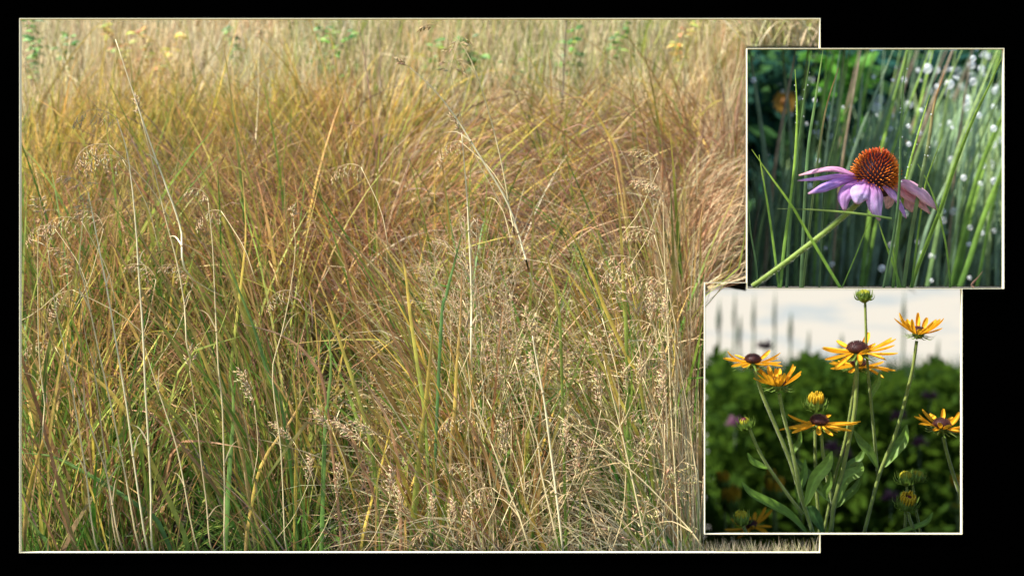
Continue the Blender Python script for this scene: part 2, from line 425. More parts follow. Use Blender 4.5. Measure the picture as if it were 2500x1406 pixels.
# near: long broad blades
field('tall_sedge', 3900, 1.69, 1.98, 30, 1720, (.22, .35), (.0022, .0054), (['green', 'dgreen', 'ygreen'], [3, 1, 2]), (['green', 'ygreen', 'yellow', 'orange', 'brown', 'rbrown'], [6, 4.4, 1.6, 2.4, 1.2, 1.4]), (['ygreen', 'green', 'orange', 'yellow', 'rbrown', 'brown'], [3, 2.4, 1.6, 1.2, 2.4, 2]),
      scat=.11, bendr=(.05, .8), clump=9, rad=.025, seg=9, pocket=-.18, label='long green, yellow and brown sedge blades in the foreground')
field('fine_brown_grass', 3200, 1.67, 1.96, 30, 1720, (.16, .32), (.0010, .0022), (['olive', 'brown', 'green'], [1, 2, 1]), (['brown', 'rbrown', 'orange', 'pbrown'], [3, 4, 1.5, 2]), (['brown', 'pbrown', 'rbrown'], [3, 2, 2]),
      scat=.20, bendr=(.1, 1.2), seg=8, pocket=-.15, label='fine brown grass tangled through the foreground sedge')
field('undergrowth', 6500, 1.64, 1.90, 30, 1735, (.07, .17), (.0014, .0030), (['dgreen', 'green'], [1, 3]), (['green', 'ygreen'], [5, 2]), (['green', 'ygreen'], [3, 2]),
      leank=.4, scat=.4, bendr=(0, 1.0), seg=5, pocket=-.2, label='short dark green grass at the foot of the meadow')
# right foreground: tangle of dry bents
field('dry_bents', 4000, 1.65, 1.97, 1130, 1735, (.15, .33), (.0010, .0024), (['tan', 'dtan', 'olive'], [3, 2, 1]), (['gold', 'straw', 'tan', 'green'], [5, 2.5, 2, 1]), (['gold', 'straw', 'brown'], [5, 2, 1.4]),
      scat=.34, bendr=(.1, 2.4), seg=9, pocket=-.25, label='tangled pale bents in the lower right of the meadow')
field('dry_bents', 500, 1.66, 1.74, 700, 1735, (.10, .2), (.0006, .0012), (['tan', 'dtan'], [3, 2]), (['tan', 'straw'], [5, 2.5]), (['tan', 'straw'], [5, 2]),
      scat=.5, bendr=(.1, 2.8), seg=9, label='curled wisps of straw along the bottom edge of the meadow')

field('edge_sedge', 1200, 2.096, 2.42, 1690, 1822, (.10, .17), (.0013, .0026), (['brown', 'olive'], [3, 1]), (['brown', 'straw', 'tan', 'ygreen'], [2, 2, 4, 1.4]), (['brown', 'tan', 'straw'], [2, 4, 2]),
      leank=0, scat=.07, bendr=(-.1, .15), seg=6, label='brown and tan blades in the right edge of the meadow beside the coneflower frame')
field('edge_sedge', 900, 1.67, 2.09, 1600, 1717, (.12, .24), (.0011, .0024), (['brown', 'green', 'dtan'], [3, 1, 2]), (['brown', 'tan', 'ygreen'], [3, 4, 1]), (['brown', 'tan', 'straw'], [3, 3, 1]),
      leank=.3, scat=.07, bendr=(-.1, .15), seg=6, label='tan blades at the edge of the meadow beside the yellow coneflower frame')

n = 1000; Y = rng.uniform(1.95, 2.085, n); x = (rng.uniform(1630, 1716, n) - 1250) / F * Y; z = np.interp(Y, [1.612, 2.70], [.54, 1.60])
ob, _ = blades_mesh('edge_sedge', np.stack([x, Y, z], -1), rng.uniform(.15, .26, n), rng.uniform(-.4, .4, n), rng.uniform(0, .12, n), rng.uniform(.6, 1.9, n), rng.uniform(.0014, .003, n),
                    pick(n, ['brown', 'olive', 'green'], [2, 1, 1]), pick(n, ['tan', 'brown', 'rbrown', 'ygreen'], [3, 3, 2, 1.4]), pick(n, ['tan', 'brown', 'rbrown'], [3, 3, 2]), seg=9, powr=2.8)
tag(ob, 'arching brown blades leaning to the right against the coneflower frame', 'grass', kind='stuff')
# meadow strip under the yellow bay, and grass on the roof behind the coneflower
def strip(name, n, Ya, Yb, pxa, pxb, z0f, Lr, Wr, cols, label, tipz=None):
    Y = rng.uniform(Ya, Yb, n); x = (rng.uniform(pxa, pxb, n) - 1250) / F * Y
    z = np.array([z0f(v) for v in Y]); L = rng.uniform(*Lr, n)
    lx = rng.normal(size=n) * .3 - .08; ly = rng.normal(size=n) * .1; az = np.arctan2(ly, lx); th = np.hypot(lx, ly)
    if tipz is not None: L = np.minimum(L, (np.array([tipz(v) for v in Y]) - z) * 1.0)
    bend = rng.uniform(0, .9, n)
    ob, _ = blades_mesh(name, np.stack([x, Y, z], -1), L, az, th, bend, rng.uniform(*Wr, n), pick(n, *cols), pick(n, *cols), pick(n, *cols), seg=5, clampx=False)
    tag(ob, label, 'grass', kind='stuff')
strip('dry_grass', 1900, 1.614, 1.668, 1700, 2040, lambda v: .60, (.08, .16), (.0007, .0016), (['straw', 'tan', 'ygreen'], [5, 3, 1]),
      'strip of dry grass showing below the yellow coneflower frame', tipz=lambda v: 1 - (1305 - 703) / F * 1.668)
strip('dry_grass', 3000, 2.23, 2.6, 1824, 2080, lambda v: P(0, 119, v).z + .004, (.05, .13), (.0014, .003), (['tan', 'straw', 'ygreen', 'bgreen', 'dtan'], [5, 3, 2.6, 1.2, 2]),
      'pale and green grass showing above the pink coneflower frame')

# ------------------------------------------------------------------ single stalks of the meadow
R = random.Random(11)
def panicle_head(mb, top, d, L, col, nb=7, droop=.8, spread=.5, fine=False, ss=1.0):
    """branched seed head along a curved rachis starting at top in direction d; spikelets hang from thin branches"""
    d = Vector(d).normalized(); p = Vector(top); pts = [p.copy()]
    n = 9; g = Vector((0, 0, -1))
    for i in range(n):
        d = (d + g * droop / n + Vector((R.gauss(0, .03), R.gauss(0, .03), 0))).normalized()
        p = p + d * L / n; pts.append(p.copy())
    mb.tube(pts, [.0005 * (1 - .6 * i / n) for i in range(n + 1)], col, 4)
    for b in range(nb):
        k = int((b + .5) / nb * n); q = pts[k]
        side = 1 if b % 2 else -1
        bd = ((pts[min(k + 1, n)] - pts[k]).normalized() + Vector((side * R.uniform(.3, 1) * spread, R.gauss(0, .4) * spread, R.uniform(-.1, .5) * spread))).normalized()
        bl = L * R.uniform(.25, .5) * (1 - .5 * k / n); bp = [q.copy()]; z = q.copy()
        for j in range(4):
            bd = (bd + g * droop * .35).normalized(); z = z + bd * bl / 4; bp.append(z.copy())
        mb.tube(bp, .00022, col, 3, cap=False)
        ns = 6
        for s in range(ns):
            u = (.3 + .7 * s / (ns - 1)) * 4; i0 = min(int(u), 3); sp = bp[i0].lerp(bp[i0 + 1], u - i0)
            dd = (bd + Vector((R.gauss(0, .35), R.gauss(0, .35), R.gauss(0, .35)))).normalized()
            cc = tuple(min(.95, x * R.uniform(.8, 1.2)) for x in col)
            mb.seed(sp, dd, (.0078 if not fine else .002) * ss * R.uniform(.8, 1.2), (.00068 if not fine else .0006) * ss, cc)

STR = (.78, .62, .33); TAN = (.58, .43, .23); PALE = (.86, .74, .46)
def stalk(pts, w, label, col=STR, Y=1.68, Yt=None, head=None, name='grass_stalk', cat='grass stalk', group='tall pale stalks standing above the meadow', n=22):
    """pts top -> bottom in photo pixels, w width in pixels"""
    Yt = Yt or Y
    m = len(pts)
    p3 = [P(x, y, Yt + (Y - Yt) * i / (m - 1)) for i, (x, y) in enumerate(pts)]
    # carry it on down to the bank
    last = p3[-1]; dirn = (p3[-1] - p3[-2]).normalized()
    zt = float(np.interp(last.y, [1.612, 2.66], [.54, 1.56]))
    if last.z > zt and dirn.z < -.2:
        s = (last.z - zt) / -dirn.z; zq = max(last.z - .05, .56); p3.append(Vector((last.x + dirn.x * .05, 1.612 + (zq - .54) / .974, zq)))
    path = smooth_path(p3, n); r = w / F * Y * .32
    off = Vector((0, 0, 0))
    for q in range(1, len(path)):
        if q % 5 == 0: off = Vector((R.gauss(0, .0009), R.gauss(0, .0006), 0))
        path[q] = path[q] + off * (1 - abs((q % 5) - 2) / 3)
    base = path[-1]
    root = empty(name, base); tag(root, label, cat, group)
    mb = MB(); k = len(path)
    mb.tube(path, [r * (.45 + .55 * min(1, i / (k - 1) * 2.2)) for i in range(k)], col, 6, col2=mixc(col, (.6, .55, .3), .4))
    for q in (.35, .7):                                     # nodes of the culm
        c = path[int(q * (k - 1))]; dd = (path[int(q * (k - 1)) + 1] - c).normalized()
        mb.tube([c, c + dd * r * 2.4], r * 1.35, mixc(col, (.35, .22, .1), .6), 6)
        sh = (dd * -1 + Vector((R.choice([-1, 1]) * R.uniform(.3, .8), 0, R.uniform(-.2, .5)))).normalized(); Ls = R.uniform(.02, .05)   # dry leaf leaving the node
        mb.blade(smooth_path([c, c + sh * Ls * .5, c + sh * Ls + Vector((0, 0, -Ls * .3))], 7), [r * 1.6 * x for x in (1, 1, .9, .7, .5, .3, .1)], [mixc(col, TAN, .6)] * 7)
    mb.build('stem', M_stalk, root, base)
    if head:
        mb = MB(); d = (path[0] - path[1]).normalized()
        panicle_head(mb, path[0], d + Vector(head.get('d', (0, 0, 0))), head['L'], head.get('col', TAN), head.get('nb', 7), head.get('droop', .8), head.get('spread', .5), head.get('fine', False), head.get('ss', .95))
        mb.build('seed_head', M_stalk, root, base)
    return root

stalk([(282, 97), (345, 285), (405, 450), (440, 560), (470, 680)], 7, 'thick straight pale stalk leaning left high in the upper left, its tip bare', PALE, 1.635)
stalk([(285, 290), (312, 380), (331, 542), (341, 695), (352, 845), (361, 1022), (368, 1200), (373, 1347)], 7, 'tallest pale stalk at the left, nodding seed head, reaching the bottom edge', PALE, 1.632,
      head=dict(L=.06, d=(-.6, 0, .1), droop=1.9, nb=8, spread=.6))
stalk([(343, 282), (372, 395), (400, 520), (432, 640), (450, 740), (478, 900)], 5, 'slender pale stalk crossing behind the tall nodding stalk, leaning left', STR, 1.64, head=dict(L=.02, droop=.2, nb=5, spread=.2))
stalk([(203, 524), (194, 649), (210, 702), (249, 890), (277, 1022), (306, 1164), (341, 1346)], 6, 'pale stalk with a knotted twisted seed head at the left', STR, 1.632, head=dict(L=.022, droop=1.2, nb=9, spread=1.2))
stalk([(215, 470), (228, 535), (249, 649), (277, 802), (309, 1001), (331, 1164), (359, 1346)], 6.5, 'straight pale stalk with loose arching head, between the knotted and the tallest one', PALE, 1.63, head=dict(L=.04, d=(-.3, 0, 0), droop=1.3, nb=6, spread=1.0))
stalk([(104, 540), (96, 564), (91, 649), (93, 791), (101, 898), (110, 987), (118, 1100)], 4.5, 'thin upright stalk nearest the left edge with a pale ragged seed head', STR, 1.636, head=dict(L=.028, d=(-.5, 0, .3), droop=.9, nb=7, spread=.7))
stalk([(117, 610), (139, 773), (164, 880), (188, 1022), (210, 1154), (242, 1346)], 6, 'pale stalk running down to the lower left corner with a drooping thin seed head', STR, 1.628, head=dict(L=.03, droop=.9, nb=5, spread=.5))
stalk([(192, 690), (210, 827), (228, 898), (249, 1051), (264, 1180), (290, 1346)], 5, 'dull tan stalk rising between two paler ones at the lower left', TAN, 1.632)
stalk([(507, 482), (519, 600), (526, 756), (533, 898), (540, 997), (548, 1200), (549, 1346)], 6, 'vertical pale stalk with a small curled head, right of the leaning pair', STR, 1.632, head=dict(L=.028, d=(-.4, 0, .1), droop=1.7, nb=5, spread=.9))
stalk([(355, 850), (363, 880), (402, 997), (434, 1111), (487, 1346)], 5, 'short leaning stalk crossing the bottom left grass', STR, 1.628)
stalk([(463, 905), (473, 969), (487, 1093), (503, 1220), (519, 1346)], 5, 'dull beige stalk slightly blurred near the bottom, left of the vertical one', TAN, 1.624, head=dict(L=.03, d=(.2, 0, 0), droop=.6, nb=4, spread=.4))
stalk([(150, 880), (176, 930), (220, 1040), (262, 1170), (300, 1346)], 6, 'broad tan stalk splitting from a bundle in the lower left', TAN, 1.626)
stalk([(1127, 325), (1140, 480), (1147, 600), (1150, 740), (1152, 900)], 7, 'bright straight stalk in the middle standing almost upright', PALE, 1.64, head=dict(L=.02, d=(-.3, 0, 0), droop=.3, nb=5, spread=.4))
stalk([(1000, 165), (1060, 220), (1130, 310), (1190, 410), (1240, 500), (1275, 600), (1305, 700)], 7, 'thick pale stalk in the middle leaning far left across the upright one', PALE, 1.622, head=dict(L=.015, d=(-.2, 0, 0), droop=.1, nb=4, spread=.3))
stalk([(1065, 62), (1105, 85), (1150, 150), (1200, 300), (1228, 420), (1245, 520), (1262, 620)], 4.5, 'fine tall stalk in the middle with an arching top reaching nearly to the frame', STR, 1.624, head=dict(L=.02, d=(-.6, 0, 0), droop=.7, nb=4, spread=.4))
stalk([(1100, 180), (1118, 260), (1138, 330), (1175, 410), (1230, 520), (1262, 640)], 3.5, 'thin straw stalk with wide open branches beside the leaning pair', TAN, 1.624, head=dict(L=.05, d=(.3, 0, 0), droop=1.0, nb=8, spread=1.6))
stalk([(1119, 880), (1158, 976), (1204, 1093), (1250, 1214), (1300, 1346)], 5.5, 'long straw stalk slanting through the centre bottom to the right', STR, 1.628)
stalk([(1257, 880), (1303, 1051), (1324, 1164), (1367, 1346)], 6, 'left one of two straw stalks slanting down at the lower right', STR, 1.628)
stalk([(1300, 820), (1310, 880), (1331, 997), (1349, 1129), (1374, 1346)], 8, 'thickest straw stalk of the lower right, almost upright', PALE, 1.626, head=dict(L=.03, droop=.5, nb=6, spread=.5))
stalk([(1363, 1015), (1449, 1075), (1538, 1143), (1662, 1267), (1726, 1346)], 6, 'straw stalk lying diagonally towards the lower right corner', STR, 1.622)
stalk([(1474, 880), (1509, 1022), (1534, 1129), (1580, 1346)], 6, 'tan stalk left of the slim upright pair near the flower frame', STR, 1.628, head=dict(L=.03, droop=.5, nb=6, spread=.5))
stalk([(1618, 471), (1623, 649), (1632, 844), (1639, 1022), (1648, 1164), (1655, 1346)], 5, 'long slim upright stalk near the frame of the yellow flowers', STR, 1.632, head=dict(L=.035, d=(-.6, 0, .1), droop=1.4, nb=7, spread=.6))
stalk([(1560, 640), (1600, 720), (1640, 830), (1672, 960), (1690, 1090), (1700, 1200)], 3.5, 'thin curved stalk with open seed branches beside the slim upright one', TAN, 1.632, head=dict(L=.05, d=(-.9, 0, .2), droop=1.3, nb=8, spread=.8))
stalk([(1200, 1083), (1253, 1218), (1300, 1346)], 5.5, 'short straw stalk at the bottom, left of the thick one', STR, 1.624)
stalk([(717, 542), (721, 613), (707, 720), (685, 820), (665, 900), (672, 1000), (685, 1093), (693, 1220), (700, 1346)], 4.5, 'wavy pale stalk bending to and fro left of the centre', STR, 1.632, head=dict(L=.015, droop=.1, nb=4, spread=.2))
stalk([(634, 97), (631, 200), (628, 300), (630, 380)], 5, 'single blurred pale stalk standing upright in the upper left third', STR, 2.05, head=dict(L=.012, droop=0, nb=3, spread=.1))
stalk([(1383, 20), (1381, 120), (1375, 215), (1372, 260)], 7, 'dark brown dead stem standing at the back under the top frame', (.10, .07, .05), 2.2, name='dead_stem', cat='stem', group='dead stems at the back of the meadow')
stalk([(926, 60), (928, 120), (926, 190), (930, 240)], 4, 'thin purplish dead stem at the back, left of the dark one', (.26, .17, .13), 2.2, name='dead_stem', cat='stem', group='dead stems at the back of the meadow')

# bold single sedge blades that stand out
SG = {'g': [PAL['green'], (.17, .30, .07), (.24, .33, .07)], 'gy': [PAL['green'], PAL['ygreen'], PAL['yellow'], PAL['orange']], 'o': [PAL['olive'], PAL['orange'], PAL['yellow'], PAL['orange'], PAL['rbrown']],
      'y': [PAL['green'], PAL['yellow'], (.70, .52, .08), PAL['yellow']], 'b': [PAL['brown'], PAL['rbrown'], PAL['brown'], PAL['pbrown']], 't': [(.09, .19, .05), (.14, .27, .07), (.22, .32, .08)]}
def bold(pts, w, kind, label, Y=1.655):
    m = len(pts); p3 = [P(x, y, Y) for (x, y) in pts][::-1]
    d = (p3[0] - p3[1]).normalized(); zt = float(np.interp(Y, [1.612, 2.66], [.54, 1.56]))
    if p3[0].z > zt and d.z < -.3: dd_ = d * ((p3[0].z - zt) / -d.z); p3.insert(0, p3[0] + Vector((dd_.x * .3, 0, dd_.z)))
    path = smooth_path(p3, 18); W = w / F * Y
    mb = MB(); wid = [W * (.8 + .2 * min(1, i / 5)) * (1 - (i / 17) ** 3) + .0003 for i in range(18)]
    mb.blade(path, wid, [grad(SG[kind], i / 17) for i in range(18)], (R.gauss(0, .25), -1, .2), fold=.22)
    o = mb.build('sedge_plant', M_grass, None, path[0]); tag(o, label, 'grass blade', 'broad sedge blades standing out of the meadow'); return o
bold([(1062, 740), (1050, 880), (1038, 1000), (1020, 1150), (1005, 1346)], 15, 'gy', 'broadest upright green blade left of the centre bottom')
bold([(800, 780), (808, 900), (796, 1010), (790, 1150), (785, 1346)], 11, 'g', 'green upright blade with a faded tip, left of the broadest one')
bold([(940, 500), (985, 640), (1000, 760), (1020, 900), (1040, 1060)], 9, 'gy', 'long yellow green blade bending left above the broadest one')
bold([(740, 590), (800, 740), (835, 850), (880, 990), (915, 1150)], 9, 'gy', 'yellow green blade arching left in the middle left')
bold([(1355, 530), (1400, 580), (1445, 670), (1480, 760), (1530, 870), (1570, 980)], 9, 'y', 'yellow blade arching over to the left on the right side')
bold([(1300, 540), (1340, 640), (1360, 740), (1370, 860)], 7, 'gy', 'slender yellow green blade left of the arching yellow one')
bold([(1500, 400), (1512, 520), (1520, 640), (1525, 760), (1530, 860)], 9, 'gy', 'upright green blade with yellow edge near the right side')
bold([(1385, 705), (1430, 760), (1470, 850), (1500, 960), (1520, 1060)], 7, 'o', 'orange brown blade curving left below the arching yellow one')
bold([(1128, 640), (1125, 760), (1115, 900), (1110, 1000), (1100, 1120)], 9, 'o', 'orange yellow upright blade just left of the airy seed clump')
bold([(1085, 440), (1110, 600), (1150, 700), (1165, 800)], 6, 'g', 'thin green blade slanting through the middle', 1.75)
bold([(590, 400), (600, 560), (590, 680), (575, 800), (560, 950)], 8, 'gy', 'upright yellow green blade in the left middle', 1.74)
bold([(545, 600), (580, 700), (620, 800), (650, 900), (700, 1060)], 8, 'g', 'green blade leaning left below the left middle')
bold([(330, 560), (420, 700), (480, 830), (530, 960), (590, 1100)], 8, 'o', 'long brown and orange blade slanting left of the centre')
bold([(60, 790), (180, 880), (290, 980), (370, 1130), (430, 1260), (460, 1346)], 12, 'gy', 'broad olive blade sweeping across the lower left')
bold([(52, 1105), (130, 1115), (220, 1160), (330, 1230), (400, 1300)], 11, 't', 'blue green blade arching in from the lower left edge')
bold([(52, 1240), (95, 1300), (120, 1346)], 10, 'g', 'short green blade in the lower left corner', 1.66)
bold([(165, 850), (130, 1000), (75, 1180), (60, 1300)], 10, 'o', 'orange blade leaning right at the lower left edge')
bold([(560, 900), (570, 1000), (560, 1150), (550, 1346)], 13, 'g', 'upright broad green blade behind the vertical pale stalk')
bold([(770, 900), (720, 1010), (640, 1130), (610, 1260), (600, 1346)], 9, 'o', 'orange brown blade leaning right near the bottom left')
bold([(710, 880), (725, 1000), (722, 1150), (720, 1346)], 8, 'y', 'golden upright blade between green ones near the bottom')
bold([(860, 890), (930, 990), (965, 1090), (975, 1200)], 9, 'b', 'purplish brown blade bowed to the left above the bottom centre')
bold([(745, 1020), (840, 1040), (880, 1130), (920, 1240)], 8, 'b', 'brown bent blade crossing the green ones near the bottom')
bold([(960, 1010), (935, 1120), (905, 1230), (880, 1346)], 7, 'y', 'narrow golden blade leaning right at the bottom centre')
bold([(590, 790), (690, 820), (760, 880), (800, 1000)], 7, 'b', 'reddish brown blade curving over to the left in the lower middle')
bold([(1130, 560), (1110, 640), (1090, 720), (1075, 830)], 8, 't', 'blue green blade leaning right beside the airy seed clump')
bold([(1310, 200), (1400, 240), (1470, 330), (1510, 430)], 5, 'b', 'dark arching blade high on the right', 1.95)
bold([(1345, 260), (1420, 240), (1480, 320), (1520, 440)], 6, 'o', 'orange arching blade high on the right beside the dark one', 1.95)
bold([(1470, 300), (1500, 260), (1580, 330), (1640, 480)], 5, 'b', 'brown arching blade high on the right nearest the flower frame', 1.95)

# ------------------------------------------------------------------ seed panicles of the dry tangle (copied)
def panicle_proto(kind):
    fine = kind == 'fine'
    root = MB(); H = .12
    pts = [Vector((0, 0, 0)), Vector((.004, 0, .05)), Vector((-.002, 0, .09)), Vector((-.008, 0, H))]
    path = smooth_path(pts, 8); root.tube(path, [.0006] * 5 + [.0005] * 3, STR, 5)
    st = root.build('seeding_grass', M_stalk)
    hd = MB()
    if fine:
        for k in range(3): panicle_head(hd, path[-1 - k], Vector((R.uniform(-.6, .6), R.uniform(-.3, .3), .9)), .06, (.66, .50, .30), 9, .2, 1.3, True)
    elif kind == 'droop':
        panicle_head(hd, path[-1], Vector((-.5, 0, .6)), .055, TAN, 9, 1.8, .7)
    elif kind == 'plume':
        panicle_head(hd, path[-1], Vector((-.4, 0, 1)), .05, (.66, .50, .28), 14, .5, .30, False, 1.1)
    else:
        panicle_head(hd, path[-1], Vector((.3, 0, 1)), .06, TAN, 10, .9, .9)
    h = hd.build('seed_head', M_stalk, st); return st
protos = {k: panicle_proto(k) for k in ('fine', 'droop', 'plume', 'open')}
used = set()
def place_pan(kind, px, py, Y, s, lean_, label, group):
    src = protos[kind]
    lean_ = max(lean_, -max(0, 1660 - px) / 500.0); px = min(px, 1650)
    if kind in used:
        o = src.copy(); COL.objects.link(o)
        for ch in src.children:
            c = ch.copy(); COL.objects.link(c); c.parent = o
    else: o = src; used.add(kind)
    tip = P(px, py, Y)
    o.rotation_euler = (R.uniform(-.04, .04) - .02, lean_, R.uniform(-.5, .5)); o.scale = (s, s, s)
    ax = Vector((math.sin(lean_), 0, math.cos(lean_)))
    o.location = tip - ax * (.15 * s)
    tag(o, label, 'seeding grass', group)
G1 = 'airy brown seed heads in the middle of the meadow'
for i in range(14):
    place_pan('fine', R.gauss(1150, 75), R.uniform(560, 830), R.uniform(1.65, 1.72), R.uniform(.8, 1.2), R.gauss(-.05, .2), 'airy fine brown seed head in the clump right of the meadow centre', G1)
G2 = 'tan seed heads of the dry tangle in the lower right'
for i in range(46):
    place_pan(R.choice(['droop', 'open', 'droop', 'open']), R.uniform(1120, 1690), 640 + 660 * R.random() ** .8, R.uniform(1.64, 1.72), R.uniform(.75, 1.25), R.gauss(-.1, .25), 'tan seed head in the dry tangle at the lower right of the meadow', G2)
G3 = 'blurred plume heads along the bottom of the meadow'
for (x, y, l) in [(712, 1040, -.35), (815, 1015, -.2), (870, 1030, -.5), (910, 1020, -.55), (990, 1190, 1.1), (1010, 1250, .9), (1080, 1255, .8), (1130, 1260, .6), (860, 1190, 1.2), (780, 1160, 1.2), (1590, 920, .6), (1620, 760, 1.0), (1690, 770, 1.3), (1560, 930, .4), (1500, 960, .4), (1410, 1080, .9), (640, 940, .1), (1440, 1130, .9), (1650, 960, .5), (1330, 900, .3), (1270, 1080, .4)]:
    place_pan('plume', x, y, 1.634, R.uniform(.55, .8), max(-.6, min(.6, l)), 'pale plume seed head near the bottom frame of the meadow', G3)
for (x, y, l) in [(250, 300, -.6), (300, 330, -.3), (200, 480, -.3), (310, 520, .5), (100, 500, -.5), (150, 660, -.9), (230, 660, 1.0), (130, 790, -.3), (420, 640, .4), (510, 650, .5), (700, 660, -.6), (500, 460, -.5), (870, 350, -.3), (1080, 290, -.7), (1540, 600, -.7), (1600, 520, -.4), (1700, 440, .5), (1750, 380, .6), (1640, 640, -.6)]:
    place_pan('droop', x, y, R.uniform(1.68, 1.76), R.uniform(.8, 1.05), l, 'single drooping tan seed head standing clear of the sedge', 'single drooping seed heads')

# ------------------------------------------------------------------ leafy weeds at the back
def weed(px, py, h, Y, cols, label):
    base = P(px, py, Y); root = empty('leafy_weed', base); tag(root, label, 'weed', 'leafy weeds at the back of the meadow')
    mb = MB(); hh = h / F * Y
    path = smooth_path([base, base + Vector((R.gauss(0, .006), 0, hh * .5)), base + Vector((R.gauss(0, .012), 0, hh))], 8)
    mb.tube(path, .0009, (.35, .2, .1), 4); mb.build('stem', M_stem, root, base)
    lf = MB()
    for i in range(46):
        q = path[R.randrange(1, 8)] + Vector((R.gauss(0, hh * .05), R.gauss(0, .006), R.gauss(0, hh * .03))); a = R.uniform(0, 6.28); d = Vector((math.cos(a), math.sin(a) * .6, R.uniform(-.2, .6))).normalized(); L = hh * R.uniform(.10, .22)
        pp = [q, q + d * L * .5, q + d * L + Vector((0, 0, -L * .25))]; c = tuple(x * R.uniform(.7, 1.3) for x in R.choice(cols))
        lf.blade(smooth_path(pp, 6), [L * .38 * math.sin(math.pi * (.08 + .88 * k / 5)) for k in range(6)], [c] * 6, (R.gauss(0, .4), -1, R.uniform(.3, 1)), .1)
    lf.build('foliage', M_leaf, root, base)
GR = [(.16, .30, .06), (.10, .20, .05), (.26, .38, .09)]; YE = [(.62, .48, .12), (.5, .48, .14), (.60, .40, .13)]
for (x, y, h, c, l) in [(78, 190, 150, GR, 'green weed against the left frame at the back'), (105, 200, 110, GR, 'smaller green weed right beside the left frame at the back'),
                        (165, 190, 110, GR, 'green leafy weed standing left of the yellow one'), (300, 190, 130, YE, 'yellow leaved weed, left of the yellow patch'), (370, 200, 130, YE, 'largest yellow leaved weed at the back left'), (430, 185, 110, YE, 'yellow weed right of the largest yellow one'),
                        (770, 190, 140, GR, 'green weed at the back, left of the purplish stem'), (825, 190, 120, GR, 'low green weed right beside another left of the purplish stem'), (1050, 230, 130, GR, 'green weed behind the leaning pale stalks, leftmost of four'),
                        (1110, 260, 170, GR, 'tall green weed behind the leaning pale stalks'), (1170, 300, 170, GR, 'green weed just right of the tall one in the back middle'), (1235, 280, 140, GR, 'green weed left of the dark dead stem'), (1400, 240, 170, GR, 'green weed right of the dark dead stem'),
                        (1670, 160, 110, YE, 'yellow green weed at the back right'), (1500, 150, 100, GR, 'small green weed at the back between dark stem and flower frame'), (560, 150, 90, GR, 'faint green weed at the back left of the upright pale stalk')]:
    weed(x, y + 20, h + 10, 2.34, c, l)

# ------------------------------------------------------------------ PINK CONEFLOWER
YC = 1.648
cf_base = P(1826, 703, YC)
cone = empty('coneflower', cf_base)
tag(cone, 'pink coneflower with a spiky orange cone and drooping petals on a slanting green stem', 'flower')
mb = MB()
stp = smooth_path([P(1790, 728, YC), P(1850, 690, YC), P(1930, 632, YC), P(2010, 570, YC), P(2085, 505, YC), P(2125, 462, YC + .006)], 26)
stp = [p for p in stp if p.z > CAMZ + .0005]
mb.tube(stp, [.0031 + .0005 * (i / len(stp)) for i in range(len(stp))], (.19, .27, .04), 12)
for i in range(420):                                         # fine hairs
    p = R.choice(stp[:-3]); q = p + Vector((R.gauss(0, .003), 0, R.gauss(0, .002)))
    a = R.uniform(0, 6.28); t = Vector((.78, 0, .62)); s1 = Vector((-.62, 0, .78)); d = s1 * math.cos(a) + Vector((0, -1, 0)) * math.sin(a)
    k = R.random(); j = min(int(k * (len(stp) - 2)), len(stp) - 2); q = stp[j].lerp(stp[j + 1], R.random())
    mb.tube([q + d * .0030, q + d * .0048], .00010, (.7, .75, .5), 3, cap=False)
mb.build('stem', M_stem, cone, cf_base)
CC = P(2137, 432, YC + .002)                                   # centre of the cone's base
ax = Vector((.03, -.34, .94)).normalized()
e1 = Vector((1, 0, 0)); e1 = (e1 - ax * e1.dot(ax)).normalized(); e2 = ax.cross(e1)
mb = MB(); A, H = .0222, .0290
prof = [(A * math.cos(u) if u > -.6 else A * .8, H * math.sin(u)) for u in np.linspace(-.75, 1.54, 12)]
mb.lathe(CC, ax, prof, (.06, .015, .03), 28)
for i in range(400):
    u = 1 - (i + .5) / 400 * 1.32; u = max(-.45, u)
    ph = i * 2.399963
    r = math.sqrt(max(0, 1 - u * u)); n = (e1 * math.cos(ph) + e2 * math.sin(ph)) * r
    base = CC + n * A + ax * H * u
    d = (n * 1.0 + ax * (u * .9 + .28) + Vector((R.gauss(0, .09), R.gauss(0, .09), R.gauss(0, .09)))).normalized()
    Ls = R.uniform(.78, 1.15) * .0078 * (.75 + .35 * (1 - abs(u - .2))); tip = base + d * Ls
    top = max(0, min(1, (u - .45) * 2.2))
    ct = mixc((1.0, .34, .02), (.95, .12, .012), min(1, max(0, top + R.gauss(0, .2)))); cb = (.20, .035, .03)
    mb.tube([base - d * .001, base + d * Ls * .4, base + d * Ls * .8, tip], [.0007, .00066, .0005, .00014], cb, 5)
    mcol = [cb, mixc(cb, ct, .7), ct, mixc(ct, (1, .5, .2), .25)]
    for a in range(4):
        for q in range(5): mb.c[-(20 - a * 5 - q)] = mcol[a]
mb.build('seed_cone', M_cone, cone, cf_base)
